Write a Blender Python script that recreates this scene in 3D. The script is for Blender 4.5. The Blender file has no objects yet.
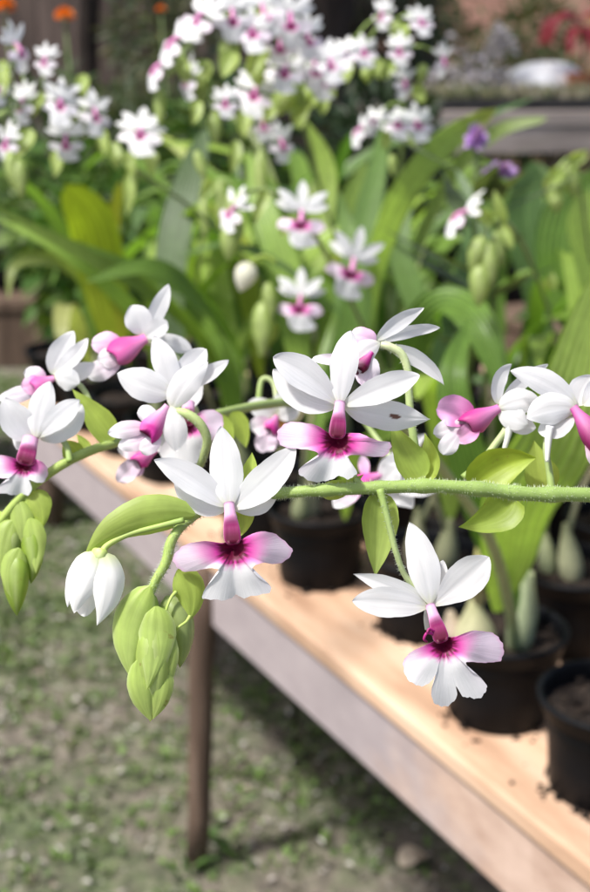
import bpy, math, random
from mathutils import Vector, Matrix
random.seed(11)
R = math.radians
S = bpy.context.scene
COL = S.collection
FPX = 1285.0
PITCH = R(18.3)
CAM = Vector((0, 0, 1.25))
FW = Vector((0, math.cos(PITCH), -math.sin(PITCH)))
RT = Vector((1, 0, 0))
UP = Vector((0, math.sin(PITCH), math.cos(PITCH)))
ZB = 0.53            # bench top

def P(x, y, d):
    return CAM + d * (FW + (x - 295) / FPX * RT - (y - 446) / FPX * UP)
def onz(x, y, z):
    v = FW + (x - 295) / FPX * RT - (y - 446) / FPX * UP
    return CAM + v * ((z - CAM.z) / v.z)
def proj(p):
    v = p - CAM
    d = v.dot(FW)
    return 295 + v.dot(RT) / d * FPX, 446 - v.dot(UP) / d * FPX, d
def PX(d):           # map (x px, y px, z px towards the viewer) at distance d
    return lambda v: P(v[0], v[1], d - v[2] * d / FPX)

def srgb(h):
    h = h.lstrip('#')
    o = []
    for i in (0, 2, 4):
        c = int(h[i:i + 2], 16) / 255
        o.append(c / 12.92 if c <= .04045 else ((c + .055) / 1.055) ** 2.4)
    return tuple(o)
def mix(a, b, t):
    t = max(0, min(1, t))
    return tuple(a[i] + (b[i] - a[i]) * t for i in range(3))
def sm(a, b, x):
    t = max(0, min(1, (x - a) / (b - a)))
    return t * t * (3 - 2 * t)

WHITE = (.78, .78, .785)
LILAC = (.80, .64, .78)
PINK = (.82, .36, .66)
MAG = (.68, .045, .36)
CRIM = (.115, .002, .028)
BRACT = (.38, .50, .095)
BUD = (.33, .47, .07)
STEM = (.25, .36, .085)
WGREEN = (.62, .68, .38)

# ---------------------------------------------------------------- materials
def new_mat(name):
    m = bpy.data.materials.new(name)
    m.use_nodes = True
    nt = m.node_tree
    nt.nodes.clear()
    return m, nt, nt.nodes, nt.links
def node(nt, t, **kw):
    n = nt.nodes.new(t)
    for k, v in kw.items():
        if k in n.inputs:
            n.inputs[k].default_value = v
        else:
            setattr(n, k, v)
    return n
def plant_mat(name, trans, rough, vein, veins_n, bump=.15, sss=0.0, tint=(1, 1, 1), blotch=.12, fleck=None):
    """pigment from the colour attribute, fine veins along the blade, light through it"""
    m, nt, N, L = new_mat(name)
    out = node(nt, 'ShaderNodeOutputMaterial')
    col = node(nt, 'ShaderNodeAttribute', attribute_name='Col')
    uv = node(nt, 'ShaderNodeAttribute', attribute_name='blade')
    mp = node(nt, 'ShaderNodeMapping')
    mp.inputs['Scale'].default_value = (1.6, veins_n, 1)
    L.new(uv.outputs['Vector'], mp.inputs['Vector'])
    nz = node(nt, 'ShaderNodeTexNoise', Scale=1.0, Detail=3.0)
    L.new(mp.outputs[0], nz.inputs['Vector'])
    geo = node(nt, 'ShaderNodeNewGeometry')
    n2 = node(nt, 'ShaderNodeTexNoise', Scale=85.0, Detail=3.0)
    L.new(geo.outputs['Position'], n2.inputs['Vector'])
    mr = node(nt, 'ShaderNodeMapRange')
    mr.inputs[1].default_value = .3; mr.inputs[2].default_value = .7
    mr.inputs[3].default_value = 1 - vein; mr.inputs[4].default_value = 1 + vein * .35
    L.new(nz.outputs[0], mr.inputs[0])
    m2 = node(nt, 'ShaderNodeMapRange')
    m2.inputs[1].default_value = .3; m2.inputs[2].default_value = .7
    m2.inputs[3].default_value = 1 - blotch; m2.inputs[4].default_value = 1 + blotch * .5
    L.new(n2.outputs[0], m2.inputs[0])
    mu = node(nt, 'ShaderNodeMath', operation='MULTIPLY')
    L.new(mr.outputs[0], mu.inputs[0]); L.new(m2.outputs[0], mu.inputs[1])
    csrc = col.outputs['Color']
    if fleck:
        n3 = node(nt, 'ShaderNodeTexNoise', Scale=fleck[0], Detail=4.0, Roughness=.65); L.new(geo.outputs['Position'], n3.inputs['Vector'])
        m3 = node(nt, 'ShaderNodeMapRange'); m3.inputs[1].default_value = fleck[1]; m3.inputs[2].default_value = fleck[1] + .06; m3.inputs[4].default_value = fleck[2]
        L.new(n3.outputs[0], m3.inputs[0])
        fx = node(nt, 'ShaderNodeMix', data_type='RGBA'); fx.inputs['B'].default_value = (*fleck[3], 1)
        L.new(m3.outputs[0], fx.inputs['Factor']); L.new(csrc, fx.inputs['A']); csrc = fx.outputs['Result']
    vm = node(nt, 'ShaderNodeVectorMath', operation='SCALE')
    L.new(csrc, vm.inputs[0]); L.new(mu.outputs[0], vm.inputs['Scale'])
    bp = node(nt, 'ShaderNodeBump', Strength=bump, Distance=.0006)
    L.new(nz.outputs[0], bp.inputs['Height'])
    pr = node(nt, 'ShaderNodeBsdfPrincipled', Roughness=rough)
    pr.inputs['Specular IOR Level'].default_value = .35
    L.new(vm.outputs[0], pr.inputs['Base Color']); L.new(bp.outputs[0], pr.inputs['Normal'])
    tr = node(nt, 'ShaderNodeBsdfTranslucent')
    tv = node(nt, 'ShaderNodeVectorMath', operation='MULTIPLY')
    tv.inputs[1].default_value = tint
    L.new(vm.outputs[0], tv.inputs[0])
    L.new(tv.outputs[0], tr.inputs['Color']); L.new(bp.outputs[0], tr.inputs['Normal'])
    mx = node(nt, 'ShaderNodeMixShader', Fac=trans)
    L.new(pr.outputs[0], mx.inputs[1]); L.new(tr.outputs[0], mx.inputs[2])
    L.new(mx.outputs[0], out.inputs['Surface'])
    return m
def noise_mat(name, stops, scale=8, detail=6, rough=.8, bump=.3, dist=.01, stretch=(1, 1, 1), scale2=None, spec=.3, coords='Object', rot=(0, 0, 0), low2=.65):
    m, nt, N, L = new_mat(name)
    out = node(nt, 'ShaderNodeOutputMaterial')
    tc = node(nt, 'ShaderNodeTexCoord')
    mp = node(nt, 'ShaderNodeMapping')
    mp.vector_type = 'TEXTURE'
    mp.inputs['Scale'].default_value = tuple(1 / q for q in stretch)
    mp.inputs['Rotation'].default_value = rot
    L.new(tc.outputs[coords], mp.inputs['Vector'])
    nz = node(nt, 'ShaderNodeTexNoise', Scale=scale, Detail=detail, Roughness=.6)
    L.new(mp.outputs[0], nz.inputs['Vector'])
    cr = node(nt, 'ShaderNodeValToRGB')
    e = cr.color_ramp.elements
    while len(e) < len(stops): e.new(.5)
    for el, (p, c) in zip(e, stops):
        el.position = p; el.color = (*c, 1)
    L.new(nz.outputs[0], cr.inputs[0])
    src = cr.outputs[0]
    if scale2:
        n2 = node(nt, 'ShaderNodeTexNoise', Scale=scale2, Detail=4)
        L.new(mp.outputs[0], n2.inputs['Vector'])
        mr = node(nt, 'ShaderNodeMapRange')
        mr.inputs[1].default_value = .35; mr.inputs[2].default_value = .65
        mr.inputs[3].default_value = low2; mr.inputs[4].default_value = 1.12
        L.new(n2.outputs[0], mr.inputs[0])
        vm = node(nt, 'ShaderNodeVectorMath', operation='SCALE')
        L.new(src, vm.inputs[0]); L.new(mr.outputs[0], vm.inputs['Scale'])
        src = vm.outputs[0]
    pr = node(nt, 'ShaderNodeBsdfPrincipled', Roughness=rough)
    pr.inputs['Specular IOR Level'].default_value = spec
    L.new(src, pr.inputs['Base Color'])
    bp = node(nt, 'ShaderNodeBump', Strength=bump, Distance=dist)
    L.new(nz.outputs[0], bp.inputs['Height']); L.new(bp.outputs[0], pr.inputs['Normal'])
    L.new(pr.outputs[0], out.inputs['Surface'])
    return m

M = {}
M['petal'] = plant_mat('petal_white', .42, .5, .03, 12, .14, blotch=.05, fleck=(260, .74, .35, (.55, .45, .36)))
M['lip'] = plant_mat('lip_pigment', .28, .5, .07, 20, .18, blotch=.10)
M['bract'] = plant_mat('bract_green', .45, .42, .11, 9, .25, tint=(1.25, 1.2, .6), blotch=.2, fleck=(120, .67, .7, (.30, .24, .06)))
M['stem'] = plant_mat('stem_green', .06, .55, .1, 6, .2)
M['leaf'] = plant_mat('leaf_green', .42, .36, .35, 14, .6, tint=(1.2, 1.42, .5), fleck=(26, .70, .35, (.32, .28, .06)))
M['shrub'] = plant_mat('shrub_leaf', .3, .5, .2, 4, .1, tint=(1.2, 1.2, .5))
M['bulb'] = plant_mat('bulb_skin', .05, .55, .25, 9, .3)
M['soil'] = noise_mat('potting_soil', [(.3, (.006, .004, .003)), (.55, (.02, .013, .009)), (.75, (.06, .042, .028))], 120, 6, .95, .9, .006)
M['chip'] = noise_mat('bark_chip', [(.3, (.02, .012, .008)), (.7, (.09, .06, .04))], 60, 4, .9, .5, .004)
M['pot'] = noise_mat('black_plastic', [(.3, (.003, .0032, .004)), (.6, (.005, .0055, .007)), (.78, (.014, .016, .02))], 16, 6, .5, .08, .003, spec=.12)
M['wood'] = noise_mat('orange_board', [(.3, (.33, .19, .115)), (.5, (.54, .355, .235)), (.7, (.63, .47, .345))], 3, 8, .62, .25, .003, stretch=(7, 1.1, 7), scale2=2.2, rot=(0, 0, R(28.7)), low2=.8)
M['woodb'] = noise_mat('bleached_board', [(.25, (.40, .27, .20)), (.5, (.55, .40, .31)), (.75, (.62, .50, .42))], 3, 8, .65, .25, .003, stretch=(7, 1.1, 7), scale2=2.6, rot=(0, 0, R(28.7)), low2=.75)
M['grey_board'] = noise_mat('grey_shaded_board', [(.3, (.30, .245, .245)), (.55, (.36, .30, .30)), (.8, (.45, .38, .37))], 3, 7, .6, .15, .002, stretch=(5, .8, 5), scale2=3, rot=(0, 0, R(28.7)), low2=.85)  # shade on the side board given as a grey board colour
def painted_shade():
    """side board: sunlit plank colour at the near end, its grey lilac shade coloured in beyond"""
    m, nt, N, L = new_mat('painted_shade_board')
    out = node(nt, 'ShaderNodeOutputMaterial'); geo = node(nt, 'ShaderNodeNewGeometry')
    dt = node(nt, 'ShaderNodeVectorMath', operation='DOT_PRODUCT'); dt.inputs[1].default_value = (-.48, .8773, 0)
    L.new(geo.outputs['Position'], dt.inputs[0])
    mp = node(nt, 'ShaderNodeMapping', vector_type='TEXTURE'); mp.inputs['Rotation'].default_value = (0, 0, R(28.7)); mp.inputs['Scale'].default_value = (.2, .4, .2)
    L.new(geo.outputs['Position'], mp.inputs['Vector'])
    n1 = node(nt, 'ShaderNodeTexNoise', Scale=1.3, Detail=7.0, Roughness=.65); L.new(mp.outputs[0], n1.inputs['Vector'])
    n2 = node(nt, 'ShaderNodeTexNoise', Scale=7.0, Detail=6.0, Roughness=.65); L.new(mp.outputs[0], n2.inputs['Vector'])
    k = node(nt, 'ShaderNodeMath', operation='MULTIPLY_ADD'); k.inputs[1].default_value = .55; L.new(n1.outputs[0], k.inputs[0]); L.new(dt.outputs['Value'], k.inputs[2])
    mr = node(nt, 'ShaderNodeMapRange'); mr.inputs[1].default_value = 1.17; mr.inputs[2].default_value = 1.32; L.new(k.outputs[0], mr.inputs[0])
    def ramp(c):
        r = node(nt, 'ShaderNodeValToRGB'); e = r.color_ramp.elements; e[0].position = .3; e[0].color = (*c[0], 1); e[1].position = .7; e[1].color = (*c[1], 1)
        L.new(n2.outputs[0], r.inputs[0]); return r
    sunlit_tone = ramp(((.37, .25, .19), (.56, .42, .34))); shade_tone = ramp(((.29, .247, .25), (.355, .305, .305)))  # sunlit plank colour, and the shaded stretch put in as grey
    mx = node(nt, 'ShaderNodeMix', data_type='RGBA'); L.new(mr.outputs[0], mx.inputs['Factor']); L.new(sunlit_tone.outputs[0], mx.inputs['A']); L.new(shade_tone.outputs[0], mx.inputs['B'])
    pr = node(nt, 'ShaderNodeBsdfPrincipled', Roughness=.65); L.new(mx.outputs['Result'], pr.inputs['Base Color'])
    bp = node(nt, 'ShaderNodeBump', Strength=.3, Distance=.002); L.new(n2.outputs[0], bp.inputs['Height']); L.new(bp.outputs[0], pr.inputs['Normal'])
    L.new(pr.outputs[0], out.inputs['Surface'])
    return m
M['painted_shade'] = painted_shade()
M['post'] = noise_mat('brown_post', [(.25, (.055, .034, .024)), (.55, (.12, .08, .056)), (.8, (.20, .145, .11))], 6, 7, .8, .5, .004, stretch=(8, 8, .8))
M['weathered'] = noise_mat('weathered_board', [(.25, (.19, .155, .135)), (.55, (.33, .28, .25)), (.8, (.46, .40, .37))], 4, 7, .85, .4, .005, stretch=(.7, 9, 9))
M['fence'] = noise_mat('fence_board', [(.25, (.05, .037, .032)), (.55, (.12, .088, .075)), (.8, (.20, .155, .135))], 3, 7, .9, .5, .006, stretch=(6, 6, .6))
M['bark'] = noise_mat('dark_bark', [(.25, (.010, .007, .006)), (.55, (.03, .022, .018)), (.8, (.07, .05, .04))], 8, 7, .95, .8, .02, stretch=(4, 4, .8))
M['terracotta'] = noise_mat('terracotta_render', [(.25, (.36, .19, .145)), (.55, (.46, .26, .20)), (.8, (.52, .32, .26))], 3, 6, .9, .2, .01, scale2=.8)
M['brick'] = noise_mat('brick_faces', [(.25, (.22, .09, .06)), (.55, (.36, .17, .12)), (.8, (.45, .27, .2))], 14, 6, .9, .5, .006)
M['mortar'] = noise_mat('mortar', [(.3, (.14, .11, .09)), (.7, (.26, .22, .19))], 30, 5, .95, .5, .004)
M['clay'] = noise_mat('clay_pot', [(.3, (.45, .16, .075)), (.7, (.58, .25, .14))], 10, 5, .75, .15, .004)
M['blush'] = noise_mat('blush_plaster', [(.3, (.58, .40, .32)), (.7, (.68, .52, .44))], 8, 5, .7, .15, .004)
M['white_plastic'] = noise_mat('white_plastic', [(.3, (.80, .81, .82)), (.7, (.86, .87, .88))], 3, 3, .4, .05, .003)
M['lilac_plastic'] = noise_mat('lilac_plastic', [(.3, (.38, .36, .39)), (.7, (.50, .47, .50))], 5, 4, .45, .05, .003)
M['tray'] = noise_mat('seed_tray', [(.3, (.015, .015, .016)), (.7, (.04, .038, .036))], 15, 4, .5, .1, .003)

# ground: patchy soil, moss and worn turf
def ground_mat():
    m, nt, N, L = new_mat('worn_turf')
    out = node(nt, 'ShaderNodeOutputMaterial')
    tc = node(nt, 'ShaderNodeTexCoord')
    n1 = node(nt, 'ShaderNodeTexNoise', Scale=2.3, Detail=5.0, Roughness=.6)
    n2 = node(nt, 'ShaderNodeTexNoise', Scale=30.0, Detail=7.0, Roughness=.75)
    n3 = node(nt, 'ShaderNodeTexNoise', Scale=14.0, Detail=4.0, Roughness=.6)
    for n in (n1, n2, n3): L.new(tc.outputs['Object'], n.inputs['Vector'])
    soil = node(nt, 'ShaderNodeValToRGB')
    e = soil.color_ramp.elements
    e[0].position = .36; e[0].color = (.06, .052, .042, 1)
    e[1].position = .66; e[1].color = (.26, .23, .185, 1)
    x = e.new(.5); x.color = (.15, .13, .10, 1)
    L.new(n2.outputs[0], soil.inputs[0])
    moss = node(nt, 'ShaderNodeValToRGB')
    e = moss.color_ramp.elements
    e[0].position = .35; e[0].color = (.035, .055, .02, 1)
    e[1].position = .7; e[1].color = (.14, .19, .075, 1)
    L.new(n2.outputs[0], moss.inputs[0])
    ad = node(nt, 'ShaderNodeMath', operation='ADD'); L.new(n1.outputs[0], ad.inputs[0]); L.new(n3.outputs[0], ad.inputs[1])
    mr = node(nt, 'ShaderNodeMapRange'); mr.inputs[1].default_value = .88; mr.inputs[2].default_value = 1.16
    mr.inputs[3].default_value = 0.0; mr.inputs[4].default_value = .8
    L.new(ad.outputs[0], mr.inputs[0])
    mx = node(nt, 'ShaderNodeMix', data_type='RGBA')
    L.new(mr.outputs[0], mx.inputs['Factor']); L.new(soil.outputs[0], mx.inputs['A']); L.new(moss.outputs[0], mx.inputs['B'])
    pr = node(nt, 'ShaderNodeBsdfPrincipled', Roughness=.95)
    L.new(mx.outputs['Result'], pr.inputs['Base Color'])
    bp = node(nt, 'ShaderNodeBump', Strength=.7, Distance=.02)
    L.new(n2.outputs[0], bp.inputs['Height']); L.new(bp.outputs[0], pr.inputs['Normal'])
    L.new(pr.outputs[0], out.inputs['Surface'])
    return m
M['ground'] = ground_mat()

# ---------------------------------------------------------------- mesh builder
class MB:
    def __init__(s):
        s.v = []; s.f = []; s.c = []; s.b = []
    def add(s, verts, faces, cols, blade=None):
        o = len(s.v)
        s.v += [Vector(v) for v in verts]
        s.f += [tuple(i + o for i in f) for f in faces]
        s.c += list(cols) if len(cols) == len(verts) and not isinstance(cols[0], float) else [cols] * len(verts)
        s.b += blade if blade else [(0, 0, 0)] * len(verts)
        return s
    def build(s, name, mat, parent=None, smooth=True):
        base = Vector((0, 0, 0))
        root = parent
        while root is not None and root.parent is not None: root = root.parent
        if root is not None: base = root.location
        elif s.v:
            lo = Vector((min(v.x for v in s.v), min(v.y for v in s.v), min(v.z for v in s.v)))
            hi = Vector((max(v.x for v in s.v), max(v.y for v in s.v), max(v.z for v in s.v)))
            base = Vector(((lo.x + hi.x) / 2, (lo.y + hi.y) / 2, lo.z))
        me = bpy.data.meshes.new(name)
        me.from_pydata([v - base for v in s.v], [], s.f)
        a = me.attributes.new('Col', 'FLOAT_COLOR', 'POINT')
        a.data.foreach_set('color', [x for c in s.c for x in (*c, 1.0)])
        a = me.attributes.new('blade', 'FLOAT_VECTOR', 'POINT')
        a.data.foreach_set('vector', [x for c in s.b for x in c])
        me.materials.append(M[mat] if isinstance(mat, str) else mat)
        if smooth: me.shade_smooth()
        me.update()
        o = bpy.data.objects.new(name, me)
        COL.objects.link(o)
        if parent is not None: o.parent = parent
        else: o.location = base
        return o
def thing(name, loc, label, cat, group=None):
    o = bpy.data.objects.new(name, None)
    o.empty_display_size = .05
    COL.objects.link(o)
    o.location = loc
    return tag(o, label, cat, group)
def tag(o, label=None, cat=None, group=None, kind=None):
    if label: o['label'] = label
    if cat: o['category'] = cat
    if group: o['group'] = group
    if kind: o['kind'] = kind
    return o
def bevel(o, w=.003, seg=2):
    m = o.modifiers.new('bevel', 'BEVEL'); m.width = w; m.segments = seg; m.limit_method = 'ANGLE'
    return o

def catmull(pts, n):
    """smooth curve through pts (any tuple length), n samples per span"""
    k = len(pts[0])
    q = [tuple(2 * pts[0][i] - pts[1][i] for i in range(k))] + [tuple(p) for p in pts] + [tuple(2 * pts[-1][i] - pts[-2][i] for i in range(k))]
    out = []
    for s in range(1, len(q) - 2):
        for j in range(n):
            t = j / n
            a, b, c, d = q[s - 1], q[s], q[s + 1], q[s + 2]
            out.append(tuple(.5 * (2 * b[i] + (c[i] - a[i]) * t + (2 * a[i] - 5 * b[i] + 4 * c[i] - d[i]) * t * t + (3 * b[i] - a[i] - 3 * c[i] + d[i]) * t ** 3) for i in range(k)))
    out.append(tuple(pts[-1]))
    return out
def tube_on(mb, pts, rad, cols, n=10, cap=True, squash=1.0):
    """pts world Vectors, rad list, cols list"""
    rings = []
    V = []; F = []; C = []; B = []
    prev = None
    m = len(pts)
    for i, p in enumerate(pts):
        t = (pts[min(i + 1, m - 1)] - pts[max(i - 1, 0)])
        if t.length < 1e-9: t = Vector((0, 0, 1))
        t.normalize()
        if prev is None:
            a = t.cross(Vector((.3, .9, .2))).normalized()
        else:
            a = (prev - t * prev.dot(t))
            a = a.normalized() if a.length > 1e-6 else t.orthogonal().normalized()
        prev = a
        b = t.cross(a)
        for k in range(n):
            w = 2 * math.pi * k / n
            V.append(p + (a * math.cos(w) + b * math.sin(w) * squash) * rad[i])
            C.append(cols[i]); B.append((i / max(1, m - 1), k / n, 0))
    for i in range(m - 1):
        for k in range(n):
            F.append((i * n + k, i * n + (k + 1) % n, (i + 1) * n + (k + 1) % n, (i + 1) * n + k))
    if cap:
        for i in (0, m - 1):
            V.append(Vector(pts[i])); C.append(cols[i]); B.append((0, 0, 0))
            c = len(V) - 1
            for k in range(n):
                F.append((c, i * n + (k + 1) % n, i * n + k) if i == 0 else (c, i * n + k, i * n + (k + 1) % n))
    mb.add(V, F, C, B)
def tube(mb, Mf, ctrl, col0, col1=None, n=10, span=8, rs=1.0, nodes=()):
    """ctrl: (x,y,z,r) in the map's own units; radius through the map's scale"""
    col1 = col1 or col0
    c = catmull(ctrl, span)
    pts = [Mf(Vector(q[:3])) for q in c]
    rad = []
    for q, p in zip(c, pts):
        s = (Mf(Vector((q[0] + 1, q[1], q[2]))) - p).length
        rad.append(max(q[3], .01) * s * rs * (1 + sum(h * math.exp(-((q[0] - x0) / w_) ** 2) for x0, w_, h in nodes)))
    tube_on(mb, pts, rad, [mix(col0, col1, i / (len(pts) - 1)) for i in range(len(pts))], n)
    return pts, rad
def hairs(mb, pts, rad, n, ln, col):
    for _ in range(n):
        i = random.randrange(len(pts) - 1)
        t = (pts[i + 1] - pts[i]); f = random.random()
        p = pts[i].lerp(pts[i + 1], f)
        t.normalize()
        a = t.orthogonal().normalized(); b = t.cross(a)
        w = random.uniform(0, 6.283)
        d = a * math.cos(w) + b * math.sin(w)
        s = t.cross(d)
        l = ln * random.uniform(.5, 1.2)
        q = p + d * rad[i] * .95
        e = q + (d + t * random.uniform(-.35, .35) + s * random.uniform(-.3, .3)) * l
        wd = .00008
        mb.add([q - s * wd, q + s * wd, e, q + t * wd * 1.6], [(0, 1, 2), (1, 3, 2), (3, 0, 2)], [col, col, mix(col, (1, 1, 1), .5), col])

def petal(mb, Mf, base, tip, w, bend=(0, 0, 0), roll=0, cup=.15, a=.75, b=.55, c0=WHITE, c1=WHITE, nu=16, nv=9, ruf=.02, w0=.12, keel=0., pw=1., curl=0., tw=0., pleat=0, crease=.05, spot=None, cg=None, edge=None):
    """one blade from base to tip; cup>0 lifts the edges towards the viewer; curl bends the tip back"""
    base = Vector(base); tip = Vector(tip)
    ctrl = (base + tip) / 2 + Vector(bend)
    pk = (a / (a + b)) ** a * (b / (a + b)) ** b
    L = (tip - base).length
    V = []; F = []; C = []; B = []
    ph = random.uniform(0, 6.28); fr = random.uniform(1.3, 2.2)
    seed = random.random()
    for i in range(nu + 1):
        u = i / nu
        uu = 1 - (1 - u) ** 1.25
        c = base * (1 - uu) ** 2 + ctrl * 2 * uu * (1 - uu) + tip * uu * uu
        t = (ctrl - base) * (1 - uu) + (tip - ctrl) * uu
        if t.length < 1e-9: t = tip - base
        t.normalize()
        view = Vector((0, 0, 1))
        side = t.cross(view)
        side = side.normalized() if side.length > .05 else Vector((1, 0, 0))
        nor = side.cross(t).normalized()
        r = R(roll + tw * uu)
        s2 = side * math.cos(r) + nor * math.sin(r)
        n2 = nor * math.cos(r) - side * math.sin(r)
        if n2.z < 0 and abs(roll) < 80 and tw == 0: n2 = -n2
        ww = w * .5 * ((max(uu, 0) ** a * (1 - uu) ** b) / pk * (1 - w0 * 0) + w0 * (1 - uu) ** 3)
        ww *= 1 + .035 * math.sin(6.5 * uu + ph) + .018 * math.sin(17 * uu + 2 * ph) + .01 * math.sin(41 * uu)
        c = c - n2 * curl * L * uu ** 3 + n2 * w * .04 * math.sin(5 * uu + ph * 3) * uu
        for j in range(nv):
            v = 2 * j / (nv - 1) - 1
            off = cup * ww * v * v - crease * ww * math.exp(-(v / .16) ** 2) + ruf * w * math.sin(6.283 * fr * uu + ph + v) * v * v * uu + keel * ww * (abs(v) - .5)
            if pleat: off += .10 * ww * math.cos(v * pleat * 3.1416) * sm(0, .2, uu) 
            V.append(Mf(c + s2 * ww * v + n2 * off))
            col = mix(c0, c1, uu ** pw)
            if c0 is WHITE and c1 is WHITE: col = mix((.72, .74, .60), WHITE, sm(0, .16 + .05 * math.cos(v * 9), uu))
            if cg: col = cg(uu, v)
            if edge: col = mix(col, edge, sm(.75, 1, abs(v)) * .8)
            if spot and ((uu - spot[0]) / spot[2]) ** 2 + ((v - spot[1]) / spot[3]) ** 2 < 1: col = spot[4]
            C.append(col); B.append((uu + seed * 7, v * .5 + seed * 13, seed))
    for i in range(nu):
        for j in range(nv - 1):
            F.append((i * nv + j, i * nv + j + 1, (i + 1) * nv + j + 1, (i + 1) * nv + j))
    mb.add(V, F, C, B)
    return mb
def bud(mb, Mf, base, tip, w, bend=(0, 0, 0), c0=BUD, c1=BUD, n=18, m=20, a=.62, b=.95, seams=3, sd=.07, ph=0., beak=.0):
    base = Vector(base); tip = Vector(tip); ctrl = (base + tip) / 2 + Vector(bend)
    pk = (a / (a + b)) ** a * (b / (a + b)) ** b
    V = []; F = []; C = []; B = []
    sd0 = random.random()
    for i in range(m + 1):
        u = i / m
        c = base * (1 - u) ** 2 + ctrl * 2 * u * (1 - u) + tip * u * u
        t = ((ctrl - base) * (1 - u) + (tip - ctrl) * u).normalized()
        s = t.cross(Vector((.11, .17, 1))).normalized(); q = s.cross(t)
        r = w * .5 * (u ** a * (1 - u) ** b / pk) + w * .05 * (1 - u)
        if beak: r = max(r, w * .5 * beak * (1 - u) ** .5 * sm(.6, .9, u))
        for k in range(n):
            g = 6.2832 * k / n
            se = 1 - sd * (abs(math.cos(seams * .5 * g + ph + u * .8)) ** 6) * 1.6
            V.append(Mf(c + (s * math.cos(g) + q * math.sin(g)) * r * se))
            cc = mix(c0, c1, u)
            cc = mix(cc, mix(cc, (1, 1, .7), .22), abs(math.cos(seams * .5 * g + ph + u * .8)) ** 10)
            C.append(cc); B.append((u + sd0 * 5, k / n * 2 + sd0 * 9, 0))
    for i in range(m):
        for k in range(n):
            F.append((i * n + k, i * n + (k + 1) % n, (i + 1) * n + (k + 1) % n, (i + 1) * n + k))
    mb.add(V, F, C, B)
    return mb

def lip_poly(mb, Mf, c, outline, hw, zc=0, back=.10, fade=1.):
    """four-lobed lip: outline traced round its throat, domed, crimson at the throat"""
    pts = [(*p, 0) for p in outline]
    pts = pts + [pts[0]]
    q = [pts[-2]] + pts + [pts[1]]
    ring = []
    for s in range(1, len(q) - 2):
        for j in range(4):
            t = j / 4
            a, b_, cc, d = q[s - 1], q[s], q[s + 1], q[s + 2]
            ring.append(tuple(.5 * (2 * b_[i] + (cc[i] - a[i]) * t + (2 * a[i] - 5 * b_[i] + 4 * cc[i] - d[i]) * t * t + (3 * b_[i] - a[i] - 3 * cc[i] + d[i]) * t ** 3) for i in range(2)))
    n = len(ring); m = 12
    V = []; F = []; C = []; B = []
    ph = random.uniform(0, 6)
    for k in range(m + 1):
        r = (k / m) ** .9
        for i, o in enumerate(ring):
            wob = 1 + .012 * math.sin(i * 1.9 + ph) + .010 * math.sin(i * .83 + ph * 2)
            dx, dy = (o[0] - c[0]) * wob, (o[1] - c[1]) * wob
            x, y = c[0] + dx * r, c[1] + dy * r
            D = math.hypot(dx * r, dy * r) / hw
            ang = math.atan2(dy, dx)      # y down: pi/2 is straight down
            lat = abs(math.cos(ang)) * (1 if dy < 0 or abs(dx) > abs(dy) * .55 else .55)
            z = zc - back * hw * D * D * 1.2 + hw * .06 * r * r * math.sin(5 * ang + ph) + hw * .018 * r ** 3 * math.sin(11 * ang + ph * 2) \
                - hw * .22 * (1 - sm(0, .22, D)) + hw * .10 * math.exp(-((D - .5) / .25) ** 2) * abs(math.cos(ang))
            V.append(Mf(Vector((x, y, z))))
            down = sm(.25, .9, math.sin(ang))            # the pale middle lobes
            side = (1 - down) * fade
            edge_n = .02 * math.sin(9 * ang + ph) + .03 * math.sin(17 * ang)
            edge_n += (.016 * math.sin(23 * ang + ph) + .012 * math.sin(37 * ang + 2 * ph)) * sm(.1, .3, D)
            col = CRIM
            col = mix(CRIM, MAG, sm(.21 + edge_n * .7, .30 + edge_n, D))
            lil = mix(WHITE, LILAC, .85 * side)
            pink_end = .30 + .50 * side * (.8 + .2 * math.sin(3 * ang + ph))
            col = mix(col, mix(PINK, MAG, .35 * side), sm(.27, .33 + .14 * side, D))
            col = mix(col, lil, sm(.29 + .12 * side, pink_end + .07 + edge_n, D))
            if r > .93 and side > .5: col = mix(col, PINK, .45)
            C.append(col); B.append((D * 1.2, ang * 2.2, 0))
    for k in range(m):
        for i in range(n):
            F.append((k * n + i, k * n + (i + 1) % n, (k + 1) * n + (i + 1) % n, (k + 1) * n + i))
    mb.add(V, F, C, B)
    return mb
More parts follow.
